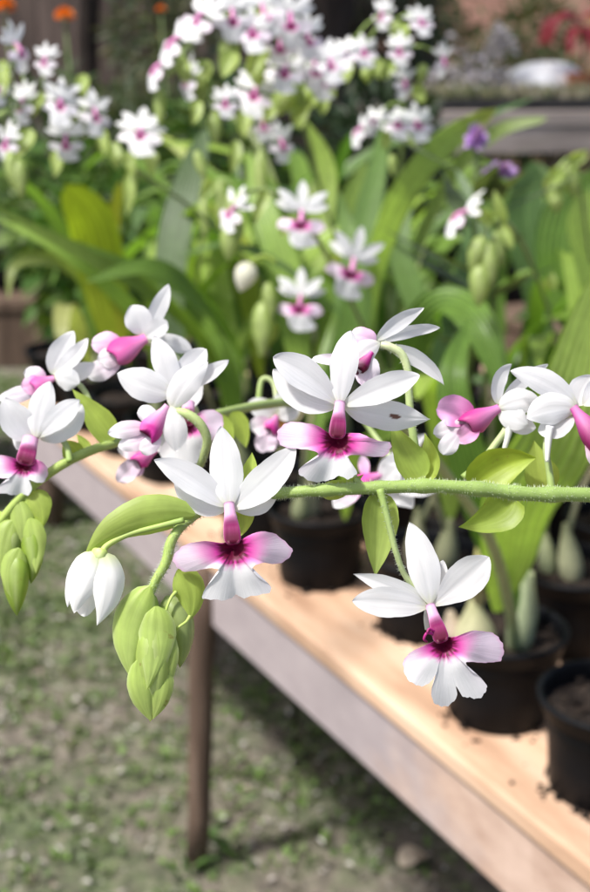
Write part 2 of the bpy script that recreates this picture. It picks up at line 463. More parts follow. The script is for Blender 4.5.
def column(mb, Mf, a, b, r0, r1, z0=0, z1=6):
    """hooded column: pale pink neck widening to a dark crimson mouth"""
    A = Vector((a[0], a[1], z0)); Bv = Vector((b[0], b[1], z1))
    N = 14; n = 16
    ax = (Bv - A).normalized()
    s = ax.cross(Vector((0, 0, 1))).normalized(); q = s.cross(ax)
    if q.z < 0: q = -q
    V = []; F = []; C = []; B = []
    for i in range(N + 1):
        u = i / N
        c = A.lerp(Bv, u) + q * math.sin(u * 3.14) * r1 * .25
        r = r0 + (r1 - r0) * sm(.1, .8, u)
        if u > .9: r *= 1 - .25 * ((u - .9) / .1) ** 2
        for k in range(n):
            g = 6.2832 * k / n
            front = math.sin(g)
            mth = sm(.1, .5, front) * sm(.36, .56, u)
            V.append(Mf(c + s * math.cos(g) * r + q * front * r * (.85 - .75 * mth)))
            col = mix((.78, .45, .66), MAG, sm(.15, .95, u))
            if mth > .02: col = mix(col, mix(CRIM, MAG, .25 * (1 - sm(.6, .9, u))), mth)
            elif abs(math.cos(g)) > .7: col = mix(col, (.85, .62, .78), .35)
            C.append(col); B.append((u, k / n, 0))
    for i in range(N):
        for k in range(n):
            F.append((i * n + k, i * n + (k + 1) % n, (i + 1) * n + (k + 1) % n, (i + 1) * n + k))
    for i in (0, N):
        V.append(Mf(A if i == 0 else Bv)); C.append((.7, .3, .5) if i == 0 else CRIM); B.append((0, 0, 0))
        for k in range(n): F.append((len(V) - 1, i * n + k, i * n + (k + 1) % n))
    mb.add(V, F, C, B)
    return mb

def hood(mb, Mf, a, b, w, c0, c1):
    """column seen from the side: narrow at the petals, flaring to an open, ragged mouth"""
    A = Vector(a); Bv = Vector(b); L = (Bv - A).length
    ax = (Bv - A).normalized(); s = ax.cross(Vector((0, 0, 1))).normalized(); q = s.cross(ax)
    N = 16; n = 20; V = []; F = []; C = []; B = []
    ph = random.uniform(0, 6)
    for i in range(N + 1):
        u = i / N
        r = w * .5 * (.36 + .68 * sm(.0, .8, u))
        if u > .8: r *= 1 - .18 * ((u - .8) / .2) ** 2
        for k in range(n):
            g = 6.2832 * k / n
            rr = r * (1 + .10 * math.cos(2 * g + ph) + .07 * math.cos(3 * g + ph * 2) * u)
            ext = L * (.16 * math.cos(g + ph) + .07 * math.sin(3 * g)) * sm(.55, 1, u)
            V.append(Mf(A + ax * (L * 1.08 * u + ext) + s * math.cos(g) * rr + q * math.sin(g) * rr * .8))
            cc = mix(c0, c1, sm(.1, .9, u)); cc = mix(cc, (.86, .6, .76), .30 * max(0, math.cos(g * 2 + ph)) * (1 - u * .5))
            C.append(cc); B.append((u, k / n, 0))
    base = len(V)
    for i, (f, d_) in enumerate(((.75, .02), (.5, -.25), (.2, -.5))):     # the mouth goes in
        for k in range(n):
            g = 6.2832 * k / n
            V.append(Mf(A + ax * L * (1.06 + d_) + (s * math.cos(g) + q * math.sin(g) * .8) * w * .5 * f)); C.append(CRIM); B.append((1, k / n, 0))
    for i in range(N + 3):
        for k in range(n):
            F.append((i * n + k, i * n + (k + 1) % n, (i + 1) * n + (k + 1) % n, (i + 1) * n + k))
    mb.add(V, F, C, B)
    return mb

# ================================================================ FOREGROUND SPRAYS
def flower_part(root, ped, d, pedcol=(STEM, (.55, .60, .35)), spur=None, n_hair=0):
    mb = MB()
    Mf = PX(d)
    if ped:
        pts, rad = tube(mb, Mf, ped, *pedcol, n=10)
        if n_hair: hairs(mb, pts, rad, n_hair, .0011, (.5, .58, .4))
    if spur: tube(mb, Mf, spur, (.80, .80, .78), (.72, .74, .62), n=8)
    o = mb.build('flower', 'stem', root)
    return o, Mf
def add_petals(fl, Mf, lst):
    for p in lst:
        kind = p.pop('k', 'petal')
        p['b'] = p.get('b', .55) + .24; p['a'] = p.get('a', .75) + .12; p['cup'] = p.get('cup', .15) * .7; p['w'] *= .93
        p.setdefault('ruf', .045); p.setdefault('nu', 22); p.setdefault('nv', 13)
        mb = MB()
        petal(mb, Mf, **p)
        mb.build(kind, 'petal', fl)
def lobes(fl, Mf, lst, col=None):
    """lip seen from the side, its lobes one mesh"""
    mb = MB()
    for p in lst:
        p.setdefault('ruf', .09); p.setdefault('nu', 18); p.setdefault('nv', 13); p['cup'] = p.get('cup', .15) * .8; p['b'] = p.get('b', .5) + .08
        petal(mb, Mf, **p)
    if col: column(mb, Mf, *col[:2], **col[2])
    return mb.build('lip', 'lip', fl)

main = thing('orchid_spray', P(640, 500, .53), 'sharp hairy orchid stem crossing the view with three open blooms and hanging green buds', 'orchid')
D0 = .48
F0 = PX(D0)
# --- the stem: from a pot outside the picture at the right, across, and down to the bud cluster
st = MB()
ctrl = [(1312, 1165, -720, 11), (1308, 900, -640, 10), (1210, 660, -430, 9), (1000, 545, -210, 8), (820, 518, -100, 7.4), (680, 501, -45, 6.8), (590, 495, -22, 6.6), (530, 494, -14, 6.3), (480, 489, -9, 6.0), (430, 486, -5, 5.9), (370, 488, -2, 5.6),
        (310, 491, 0, 5.2), (283, 493, -8, 5.0), (262, 495, -24, 4.9), (238, 499, -30, 4.8), (210, 507, -26, 4.6), (188, 519, -8, 4.4), (172, 540, 0, 4.2), (166, 562, 0, 4.0), (155, 582, 0, 3.9), (149, 600, -2, 3.2), (148, 625, -4, 2.2)]
pts, rad = tube(st, F0, ctrl, (.20, .30, .085), (.36, .48, .12), n=18, span=14, rs=1.12, nodes=((424, 8, .20), (379, 7, .18), (478, 10, .22), (516, 7, .14), (551, 8, .2), (325, 7, .16), (262, 7, .2), (190, 7, .22), (168, 5, .15)))
vis = [i for i, p in enumerate(pts) if proj(p)[0] < 640]
hairs(st, pts[vis[0]:], rad[vis[0]:], 3600, .0013, (.42, .52, .26))
st.build('stem', 'stem', main)

def A_():
    fl, Mf = flower_part(main, [(262, 492, -24, 4.0), (250, 489, -28, 3.6), (240, 494, -30, 3.4), (229, 504, -16, 3.4)], D0, spur=[(231, 512, -6, 4), (236, 520, -22, 3.2), (241, 530, -34, 2.4)])
    z = 0
    add_petals(fl, Mf, [
        dict(k='sepal', base=(226, 509, -6), tip=(176, 476, -14), w=31, bend=(-4, 14, 0), cup=.2, b=.5),
        dict(k='sepal', base=(233, 508, -6), tip=(277, 494, -14), w=26, bend=(2, 4, 0), cup=.1),
        dict(k='petal', base=(227, 506, -3), tip=(154, 460, 4), w=31, bend=(4, -7, 6), cup=.22, a=.7, b=.62, roll=8),
        dict(k='petal', base=(232, 508, -2), tip=(296, 445, 6), w=36, bend=(5, 7, 4), cup=.18, a=.8, b=.62, roll=-10),
        dict(k='sepal', base=(229, 507, 2), tip=(221, 426, -8), w=36, bend=(2, 0, 6), cup=-.22, a=.72, b=.60),
    ])
    column(MB(), Mf, (0, 0), (1, 1), 1, 1)
    lip_poly(mb := MB(), Mf, (233, 549), [(238, 541), (257, 532), (272, 533), (285, 541), (292, 551), (287, 560), (275, 564), (262, 563), (252, 568), (258, 577), (269, 584), (271, 591), (259, 595), (244, 598), (237, 595), (229, 599), (214, 600), (203, 598), (205, 589), (214, 578), (219, 570), (209, 568), (196, 571), (183, 571), (175, 565), (174, 556), (180, 548), (191, 543), (206, 541), (221, 543), (229, 541)], 58, zc=14)
    mb.build('lip', 'lip', fl)
    column(mb := MB(), Mf, (229, 503), (233, 543), 5.4, 8.6, 2, 18).build('column', 'lip', fl)
A_()
def B_():
    fl, Mf = flower_part(main, [(362, 487, 0, 4), (350, 470, -22, 3.4), (340, 435, -30, 3.2), (338, 408, -10, 4)], D0)
    brown = (.16, .085, .07)
    add_petals(fl, Mf, [
        dict(k='sepal', base=(336, 406, -6), tip=(273, 369, -8), w=33, bend=(-2, 16, 4), cup=.2, a=.75, b=.5),
        dict(k='sepal', base=(345, 407, -3), tip=(429, 421, 2), w=36, bend=(-2, 5, -6), cup=-.25, a=.75, b=.75, roll=24, curl=.05, spot=(.60, .05, .07, .17, brown), nu=40, nv=25),
        dict(k='petal', base=(337, 404, -2), tip=(273, 357, 8), w=34, bend=(6, -8, 8), cup=.2, a=.95, b=.45),
        dict(k='petal', base=(343, 405, -1), tip=(420, 375, 8), w=29, bend=(2, -3, 8), cup=.2, a=.75, b=.5),
        dict(k='sepal', base=(340, 405, 3), tip=(351, 330, -6), w=30, bend=(-4, 2, 8), cup=-.2, a=.85, b=.5),
    ])
    lip_poly(mb := MB(), Mf, (337, 441), [(343, 433), (353, 433), (362, 434), (371, 438), (380, 441), (389, 442), (391, 448), (386, 455), (377, 457), (366, 456), (354, 455), (347, 457), (351, 463), (357, 472), (353, 477), (347, 479), (339, 476), (330, 480), (320, 482), (308, 480), (299, 474), (301, 467), (311, 461), (319, 455), (311, 450), (299, 449), (285, 447), (278, 441), (278, 432), (284, 424), (294, 422), (306, 423), (318, 426), (327, 432), (333, 434)], 56, zc=14)
    mb.build('lip', 'lip', fl)
    column(mb := MB(), Mf, (340, 402), (337, 437), 5.4, 8.4, 2, 18).build('column', 'lip', fl)
B_()
def C_():
    fl, Mf = flower_part(main, [(380, 489, 0, 4), (388, 520, 4, 3.4), (396, 552, 4, 3.1), (406, 577, -2, 3.0), (424, 596, -8, 3.6), (430, 606, -4, 4)], D0 - .004, n_hair=260, spur=[(428, 606, -8, 3), (426, 618, -16, 2.6), (427, 629, -22, 2.4)])
    add_petals(fl, Mf, [
        dict(k='sepal', base=(432, 604, -6), tip=(443, 560, -8), w=22, bend=(0, 2, 0), cup=.1),
        dict(k='sepal', base=(426, 606, -5), tip=(353, 574, 0), w=23, bend=(6, -4, 4), cup=.25, a=.7, b=.8),
        dict(k='petal', base=(427, 607, -1), tip=(352, 601, 6), w=33, bend=(2, -3, 6), cup=.22, a=.8, b=.55),
        dict(k='petal', base=(433, 605, -1), tip=(489, 557, 6), w=40, bend=(0, 4, 6), cup=.2, a=1.0, b=.5),
        dict(k='sepal', base=(430, 604, 2), tip=(409, 522, -4), w=34, bend=(6, -2, 9), cup=-.2, a=.72, b=.62),
    ])
    lip_poly(mb := MB(), Mf, (444, 645), [(451, 637), (457, 636), (471, 631), (482, 631), (492, 633), (500, 639), (503, 648), (502, 660), (493, 662), (484, 663), (474, 662), (466, 663), (471, 671), (480, 677), (487, 687), (484, 694), (476, 699), (468, 697), (462, 696), (456, 686), (457, 697), (450, 704), (442, 707), (434, 702), (431, 692), (434, 681), (437, 672), (433, 679), (428, 684), (420, 686), (412, 683), (405, 674), (403, 664), (406, 657), (411, 652), (423, 646), (434, 641), (441, 637)], 50, zc=14)
    mb.build('lip', 'lip', fl)
    column(mb := MB(), Mf, (430, 605), (442, 641), 5.0, 8.0, 2, 18)
    for q in ([(433, 634, 14, 1.6), (427, 633, 20, 1.5), (424, 639, 20, 1.4), (427, 642, 17, 1.2)], [(434, 631, 14, 1.5), (429, 629, 20, 1.3), (427, 633, 22, 1.2)]):
        tube(mb, Mf, q, MAG, (.3, .02, .12), n=6)
    mb.build('column', 'lip', fl)
C_()
def Mf_():
    d = .515
    fl, Mf = flower_part(main, [(463, 478, 12, 4.2), (478, 466, 10, 4), (494, 446, 4, 3.8), (508, 424, -2, 3.6), (503, 408, 0, 4)], d, spur=[(509, 420, 2, 5), (508, 434, 2, 3.6), (503, 453, 2, 2.2)])
    add_petals(fl, Mf, [
        dict(k='sepal', base=(500, 406, -10), tip=(548, 364, -14), w=16, bend=(-4, -6, 0), cup=.2, roll=20),
        dict(k='petal', base=(498, 404, -2), tip=(512, 364, -4), w=17, bend=(-13, -6, 6), cup=.3, roll=25, a=.6),
        dict(k='sepal', base=(502, 412, -4), tip=(536, 428, -4), w=22, bend=(0, 6, 0), cup=.1),
        dict(k='petal', base=(499, 408, 4), tip=(540, 401, 4), w=28, bend=(0, -6, 8), cup=-.3, a=.6, b=.5),
        dict(k='sepal', base=(499, 409, 2), tip=(528, 424, 6), w=26, bend=(0, 3, 8), cup=-.25, a=.6, b=.5),
    ])
    pk = mix(PINK, MAG, .25)
    lobes(fl, Mf, [
        dict(base=(474, 420, 2), tip=(437, 409, 2), w=31, bend=(2, -6, 8), cup=.3, c0=MAG, c1=(.80, .45, .72), a=.7, b=.42, pw=.6),
        dict(base=(474, 422, 4), tip=(433, 434, 4), w=22, bend=(6, -2, 6), cup=-.2, c0=pk, c1=WHITE, a=.9, b=.5, pw=.45),
        dict(base=(462, 430, 6), tip=(443, 455, 6), w=19, bend=(-4, 0, 4), cup=-.1, c0=(.8, .6, .77), c1=WHITE, a=.9, b=.5, pw=.4),
        dict(base=(478, 422, 8), tip=(456, 440, 6), w=19, bend=(4, 3, 8), cup=.3, c0=MAG, c1=(.83, .52, .74), a=.8, b=.5, pw=.7),
    ])
    mb = MB()
    hood(mb, Mf, (499, 408, 2), (470, 424, 6), 27, (.66, .18, .46), (.52, .04, .26))
    mb.build('column', 'lip', fl)
Mf_()
def Nf_():
    d = .505
    fl, Mf = flower_part(main, [(552, 492, -2, 4), (549, 470, -4, 3.6), (546, 446, -2, 3.4), (553, 424, 0, 3.6), (572, 412, 0, 4)], d, spur=[(550, 426, 6, 4.5), (548, 442, 6, 3.5), (547, 462, 6, 2)])
    add_petals(fl, Mf, [
        dict(k='sepal', base=(577, 406, -6), tip=(591, 375, -8), w=30, bend=(-3, 0, 0), cup=.2, a=.7),
        dict(k='petal', base=(576, 404, -2), tip=(510, 371, 2), w=27, bend=(5, -10, 8), cup=-.25, a=.75, b=.6),
        dict(k='sepal', base=(574, 412, 0), tip=(538, 431, 2), w=28, bend=(2, 6, 6), cup=.2, b=.5),
        dict(k='petal', base=(575, 409, 3), tip=(527, 418, 8), w=34, bend=(0, -10, 10), cup=-.25, a=.6, b=.5),
        dict(k='sepal', base=(583, 405, 0), tip=(622, 368, -4), w=30, bend=(0, 0, 6), cup=.2),
    ])
    lobes(fl, Mf, [
        dict(base=(588, 428, 4), tip=(640, 420, 6), w=34, bend=(0, -4, 8), cup=.3, c0=MAG, c1=LILAC, a=.7, b=.45),
        dict(base=(588, 432, 4), tip=(624, 462, 6), w=26, bend=(0, 4, 8), cup=.1, c0=MAG, c1=WHITE, a=.8, b=.45, pw=.5),
        dict(base=(588, 434, 4), tip=(604, 468, 6), w=22, bend=(0, 2, 8), cup=.1, c0=MAG, c1=WHITE, a=.8, b=.45, pw=.5)])
    mb = MB()
    hood(mb, Mf, (573, 407, 4), (597, 441, 8), 27, (.64, .14, .42), (.36, .02, .15))
    mb.build('column', 'lip', fl)
Nf_()
def Kf_():
    d = .50
    fl, Mf = flower_part(main, [(420, 486, -2, 5), (416, 455, 2, 4.6), (411, 420, 2, 4.2), (409, 395, 0, 4.0), (408, 372, 0, 4.0), (402, 355, 0, 4.4), (390, 347, 0, 4.4), (381, 345, -2, 3.6)], d, n_hair=250)
    add_petals(fl, Mf, [
        dict(k='sepal', base=(378, 342, -8), tip=(440, 328, -8), w=15, bend=(2, -8, 0), cup=.3, roll=25),
        dict(k='petal', base=(377, 340, -2), tip=(424, 308, 0), w=17, bend=(-4, -4, 4), cup=.3, roll=15, a=.6),
        dict(k='sepal', base=(386, 346, -6), tip=(444, 385, -10), w=19, bend=(12, -9, 4), cup=.25, roll=20, b=.8),
        dict(k='petal', base=(380, 343, 2), tip=(356, 360, 8), w=24, bend=(-4, -2, 6), cup=-.2, b=.4),
    ])
    lobes(fl, Mf, [
        dict(base=(376, 342, 0), tip=(350, 336, 2), w=20, bend=(0, -4, 6), cup=-.3, c0=(.8, .5, .7), c1=(.82, .60, .76), a=.5, b=.4),
        dict(base=(366, 364, 2), tip=(312, 359, -6), w=12, bend=(0, -3, 4), cup=.2, c0=PINK, c1=WHITE, pw=.5),
        dict(base=(370, 356, 6), tip=(362, 384, 4), w=26, bend=(2, 0, 6), cup=-.2, c0=WHITE, c1=LILAC, a=.6, b=.45),
        dict(base=(360, 358, 4), tip=(330, 366, 2), w=20, bend=(0, 3, 4), cup=.2, c0=MAG, c1=WHITE, pw=.5)])
    mb = MB()
    hood(mb, Mf, (372, 352, 6), (360, 369, 10), 14, MAG, CRIM)
    mb.build('column', 'lip', fl)
Kf_()

def bract(root, d, **kw):
    kw.setdefault('c0', BRACT); kw.setdefault('c1', mix(BRACT, (.42, .55, .12), .6)); kw['a'] = kw.get('a', .6) + .02; kw['b'] = kw.get('b', .75) + .38; kw['w'] *= 1.1
    kw.setdefault('cup', .35); kw.setdefault('nu', 22); kw.setdefault('nv', 13); kw.setdefault('ruf', .02); kw.setdefault('keel', .12)
    mb = MB(); petal(mb, PX(d), **kw)
    return mb.build('bract', 'bract', root)
bract(main, D0 + .002, base=(379, 492, -2), tip=(375, 577, 0), w=33, bend=(2, 0, 6), c0=(.33, .45, .10), c1=(.40, .52, .14), roll=-14)
bract(main, D0 + .012, base=(421, 481, 4), tip=(391, 423, 4), w=30, bend=(-1, 4, 4), roll=18)
bract(main, D0 + .012, base=(424, 482, 2), tip=(425, 433, -4), w=26, bend=(14, 6, 0), roll=-35)
bract(main, .515, base=(474, 489, 16), tip=(536, 458, 18), w=38, bend=(-12, -12, 4), c0=(.33, .45, .05), c1=(.36, .47, .05), a=.55, b=.62)
bract(main, .51, base=(513, 497, 4), tip=(458, 527, 6), w=36, bend=(14, 10, 4), c0=(.31, .43, .07), c1=(.34, .47, .08), a=.5, b=.8)
bract(main, .51, base=(549, 492, -6), tip=(534, 440, -12), w=30, bend=(-4, 4, 0), c0=(.33, .41, .08))
bract(main, D0 + .004, base=(240, 493, -8), tip=(240, 537, -6), w=19, bend=(9, 2, 0))
bract(main, D0 + .004, base=(243, 492, -8), tip=(252, 452, -10), w=17, bend=(4, 0, 0))
bract(main, D0 + .006, base=(321, 490, 2), tip=(364, 474, 6), w=17, bend=(-2, 12, 4), c0=(.40, .50, .13))
bract(main, D0, base=(195, 515, 0), tip=(84, 556, 6), w=36, bend=(-22, -24, 14), cup=-.5, a=.62, b=.8, c0=(.36, .48, .12), c1=(.42, .54, .13), roll=-18, keel=0)
bract(main, D0, base=(178, 569, -4), tip=(190, 620, -4), w=30, bend=(16, -6, 4), cup=-.4, a=.6, b=.5, roll=-20)
# white bud hanging under the long bract
def white_bud():
    fl = MB()
    Mf = PX(D0 - .004)
    tube(fl, Mf, [(184, 520, -4, 3.2), (160, 526, -6, 2.8), (130, 534, -8, 2.8), (108, 545, -4, 3.2), (101, 556, 0, 4.2)], STEM, (.48, .58, .16))
    bud(fl, Mf, (101, 548, 0), (98, 562, 0), 17, c0=(.42, .54, .12), c1=(.55, .64, .3), a=.3, b=.3)
    o = fl.build('bud', 'stem', main)
    tag(o, 'white drooping bud under the long arched bract')
    wg = lambda u, v: mix((.66, .72, .40), (.87, .87, .85), sm(0, .3, u))
    for kw in (dict(base=(100, 553, -10), tip=(84, 617, -6), w=30, bend=(-6, -4, -8), cup=-.5, a=.55, b=.62),
               dict(base=(99, 553, 4), tip=(68, 607, 0), w=27, bend=(-14, -6, 12), cup=-.55, a=.55, b=1.0, roll=20),
               dict(base=(99, 553, 6), tip=(74, 613, 8), w=32, bend=(-6, -2, 12), cup=-.5, a=.5, b=.85),
               dict(base=(103, 553, 6), tip=(97, 626, 8), w=32, bend=(19, -4, 12), cup=-.5, a=.6, b=.95, roll=-12)):
        mb = MB(); petal(mb, Mf, cg=wg, nu=20, nv=13, ruf=.03, w0=.26, **kw); mb.build('sepal', 'petal', o)
white_bud()
def term_buds():
    Mf = PX(D0)
    g0 = (.42, .55, .13); g1 = (.48, .60, .18)
    for kw in (dict(base=(166, 596, -14), tip=(180, 668, -12), w=32, bend=(12, -4, 0), c0=(.36, .46, .15), c1=(.46, .55, .24)),
               dict(base=(150, 590, -4), tip=(134, 676, -2), w=37, bend=(-8, -10, 0), c0=g0, c1=g1),
               dict(base=(157, 605, -6), tip=(168, 652, -8), w=26, c0=(.30, .44, .07), c1=(.34, .48, .08)),
               dict(base=(152, 618, 10), tip=(150, 722, 6), w=37, bend=(6, 6, 4), c0=g0, c1=g1)):
        mb = MB(); bud(mb, Mf, seams=3, sd=.05, ph=random.uniform(0, 3), **kw); mb.build('bud', 'bract', main)
    for kw in (dict(base=(150, 586, 8), tip=(134, 682, 12), w=34, bend=(-26, -4, 14), cup=-.55, a=.6, b=.7, roll=8),
               dict(base=(156, 606, 16), tip=(147, 690, 24), w=33, bend=(10, -4, 12), cup=-.5, a=.6, b=.7),
               dict(base=(162, 626, 16), tip=(163, 700, 16), w=22, bend=(8, 0, 8), cup=-.5),
               dict(base=(138, 660, 18), tip=(151, 721, 16), w=23, bend=(-5, 6, 12), cup=-.5, a=.6, b=.6),
               dict(base=(160, 656, 18), tip=(152, 720, 16), w=23, bend=(8, 6, 8), cup=-.5, a=.6, b=.6)):
        bract(main, D0 - .001, c0=g0, c1=(.45, .57, .18), edge=(.55, .64, .30), **kw)
    mb = MB(); tube(mb, Mf, [(165, 630, 0, 1.5), (166, 612, 8, 1.4), (171, 598, 6, 1.5), (176, 592, 0, 2)], g0); tube(mb, Mf, [(168, 640, 0, 2), (178, 628, 10, 1.4), (186, 622, 6, 1.5), (190, 616, 0, 1.7)], g0)
    mb.build('pedicel', 'stem', main)
term_buds()

# --- second spray, passing behind: rooted in the pot at the right
left = thing('orchid_spray', P(516, 650, 1.36), 'slightly blurred orchid stem behind the sharp one, its side-on blooms bunched at the left', 'orchid')
Bd = .56
GB = PX(Bd)
st = MB()
def zz(d): return (Bd - d) / Bd * FPX
ctrl = [(-60, 600, zz(.55), 3.4), (-30, 556, zz(.55), 4), (0, 522, zz(.55), 4.6), (28, 490, zz(.55), 4.8), (60, 466, zz(.555), 4.8), (90, 451, zz(.56), 4.8), (118, 442, zz(.57), 4.7), (165, 428, zz(.60), 4.6), (222, 413, zz(.64), 4.6), (270, 404, zz(.68), 4.7), (320, 401, zz(.73), 4.8), (370, 409, zz(.79), 4.8), (412, 436, zz(.87), 5.0), (452, 482, zz(.98), 5.2), (490, 540, zz(1.12), 5.6), (508, 600, zz(1.28), 6.0), (516, 650, zz(1.36), 6.2)]
pts, rad = tube(st, GB, ctrl, (.36, .48, .09), (.24, .30, .15), n=12)
hairs(st, pts, rad, 1200, .0012, (.42, .52, .24))
st.build('stem', 'stem', left)
def D_():
    d = .55
    fl, Mf = flower_part(left, [(70, 462, -4, 3.4), (66, 445, -10, 3), (52, 432, -12, 3), (34, 436, -6, 4)], d)
    add_petals(fl, Mf, [
        dict(k='sepal', base=(32, 440, -6), tip=(12, 436, -10), w=26, bend=(0, 0, 0)),
        dict(k='petal', base=(33, 438, -2), tip=(5, 398, 2), w=34, bend=(-6, 4, 6), a=.6, b=.5),
        dict(k='sepal', base=(40, 438, -2), tip=(82, 404, 0), w=34, bend=(4, 8, 6), b=.5, cup=-.2),
        dict(k='petal', base=(38, 437, 2), tip=(80, 400, 6), w=24, bend=(0, -3, 8), a=.8, b=.55),
        dict(k='sepal', base=(36, 437, 4), tip=(51, 381, -2), w=28, bend=(-5, 0, 6), cup=-.25),
    ])
    lip_poly(mb := MB(), Mf, (24, 465), [(29, 458), (38, 460), (45, 464), (48, 473), (44, 482), (35, 482), (29, 480), (32, 488), (29, 495), (22, 494), (16, 495), (7, 494), (-4, 492), (0, 485), (10, 479), (0, 478), (-12, 476), (-16, 466), (-10, 457), (2, 455), (14, 458), (19, 460)], 36, zc=10)
    mb.build('lip', 'lip', fl)
    column(mb := MB(), Mf, (31, 438), (25, 463), 8, 9.5, 4, 16).build('column', 'lip', fl)
D_()
def E_():
    d = .60
    fl, Mf = flower_part(left, [(168, 426, -30, 3.4), (184, 400, -24, 3), (186, 372, -14, 2.8), (170, 352, -10, 3), (146, 341, -4, 3.6)], d)
    add_petals(fl, Mf, [
        dict(k='sepal', base=(146, 341, -8), tip=(192, 353, -8), w=20, bend=(6, -8, 2), cup=-.3, roll=20),
        dict(k='petal', base=(144, 336, -2), tip=(169, 284, 0), w=20, bend=(0, 4, 4), cup=.2, roll=10),
        dict(k='petal', base=(142, 335, 2), tip=(131, 306, 4), w=29, bend=(4, 0, 6), cup=.2, a=.6, b=.42),
        dict(k='sepal', base=(144, 338, 3), tip=(168, 322, 6), w=20, bend=(2, -3, 4), cup=.2, b=.45)])
    lobes(fl, Mf, [
        dict(base=(124, 350, 4), tip=(92, 344, 4), w=25, bend=(2, -5, 8), cup=-.3, c0=MAG, c1=(.83, .62, .78), b=.45, pw=.45),
        dict(base=(124, 356, 6), tip=(98, 361, 8), w=20, bend=(0, -2, 6), cup=-.2, c0=(.70, .2, .5), c1=WHITE, b=.45, pw=.5),
        dict(base=(122, 358, 4), tip=(88, 377, 4), w=22, bend=(-2, 2, 6), cup=-.2, c0=PINK, c1=WHITE, b=.5, pw=.4)])
    mb = MB(); hood(mb, Mf, (146, 338, 4), (118, 354, 8), 28, (.72, .18, .45), (.55, .06, .30)); mb.build('column', 'lip', fl)
E_()
def F_():
    d = .585
    fl, Mf = flower_part(left, [(98, 430, 0, 4), (92, 408, -2, 3.2), (84, 390, -4, 2.8), (72, 380, -4, 2.8), (56, 377, -2, 3.4)], d)
    add_petals(fl, Mf, [
        dict(k='sepal', base=(54, 377, -6), tip=(95, 363, -6), w=19, bend=(4, 6, 0), cup=.2),
        dict(k='petal', base=(52, 374, -2), tip=(74, 331, 0), w=26, bend=(-5, 2, 4), cup=.2, a=.7),
        dict(k='sepal', base=(53, 374, 2), tip=(88, 338, 2), w=17, bend=(3, 4, 4), cup=.2),
        dict(k='petal', base=(54, 377, 4), tip=(79, 384, 6), w=24, bend=(2, -2, 6), cup=-.3, b=.45)])
    lobes(fl, Mf, [
        dict(base=(46, 382, 4), tip=(24, 374, 4), w=20, bend=(2, -3, 6), cup=-.3, c0=PINK, c1=WHITE, b=.45, pw=.6),
        dict(base=(44, 384, 6), tip=(22, 388, 6), w=20, bend=(0, -2, 6), cup=-.2, c0=MAG, c1=(.82, .55, .74), b=.5),
        dict(base=(40, 388, 4), tip=(-2, 399, 4), w=16, bend=(0, 2, 4), cup=-.2, c0=LILAC, c1=WHITE, b=.6)])
    mb = MB(); hood(mb, Mf, (54, 378, 4), (36, 386, 7), 17, (.76, .3, .55), (.62, .1, .38)); mb.build('column', 'lip', fl)
F_()
def G_():
    d = .535
    fl, Mf = flower_part(left, [(198, 470, -14, 3.6), (204, 455, -2, 4.2), (207, 439, 6, 4.6), (200, 424, 10, 5), (187, 414, 10, 4.8), (174, 411, 6, 3.6)], d, pedcol=((.30, .36, .14), (.45, .55, .22)), n_hair=260)
    add_petals(fl, Mf, [
        dict(k='sepal', base=(180, 388, -8), tip=(229, 360, -10), w=17, bend=(2, 2, 0), cup=.2),
        dict(k='petal', base=(176, 390, -6), tip=(206, 349, -6), w=29, bend=(-2, -4, 4), cup=.2, a=.7, b=.5),
        dict(k='sepal', base=(174, 392, -3), tip=(154, 336, -2), w=28, bend=(4, 2, 6), cup=-.2, a=.7, b=.55),
        dict(k='petal', base=(172, 394, 0), tip=(117, 373, 4), w=36, bend=(2, 3, 8), cup=-.2, a=.7, b=.6),
        dict(k='petal', base=(172, 408, 8), tip=(208, 362, 8), w=30, bend=(-8, -4, 8), cup=-.25, a=.6, b=.6),
        dict(k='sepal', base=(170, 406, 10), tip=(176, 452, 10), w=26, bend=(4, 0, 8), cup=-.3, b=.5)])
    lobes(fl, Mf, [
        dict(base=(158, 420, 6), tip=(137, 413, 8), w=18, bend=(2, -4, 6), cup=-.3, c0=WHITE, c1=WHITE, b=.45),
        dict(base=(150, 428, 8), tip=(108, 434, 10), w=17, bend=(0, -4, 8), cup=-.2, c0=(.72, .2, .5), c1=WHITE, b=.5, pw=.4),
        dict(base=(152, 436, 6), tip=(118, 446, 8), w=18, bend=(0, 2, 6), cup=-.2, c0=PINK, c1=WHITE, b=.5, pw=.5),
        dict(base=(160, 436, 10), tip=(139, 450, 12), w=18, bend=(2, 4, 6), cup=-.2, c0=LILAC, c1=WHITE, b=.4)])
    mb = MB(); hood(mb, Mf, (168, 406, 8), (148, 434, 12), 22, (.75, .40, .62), MAG); mb.build('column', 'lip', fl)
G_()
def H_():
    d = .575
    fl, Mf = flower_part(left, [(190, 422, -20, 4), (196, 412, -24, 3.2), (190, 402, -20, 3)], d)
    add_petals(fl, Mf, [dict(k='sepal', base=(188, 410, -10), tip=(196, 372, -12), w=24, bend=(0, 0, 0))])
    lip_poly(mb := MB(), Mf, (186, 426), [(192, 418), (202, 411), (214, 410), (223, 418), (222, 430), (214, 438), (208, 446), (203, 458), (194, 464), (184, 462), (176, 466), (164, 462), (160, 450), (168, 436), (160, 426), (162, 414), (174, 416), (181, 418)], 36, zc=6)
    mb.build('lip', 'lip', fl)
    column(mb := MB(), Mf, (189, 402), (186, 424), 6, 8, 2, 12).build('column', 'lip', fl)
H_()
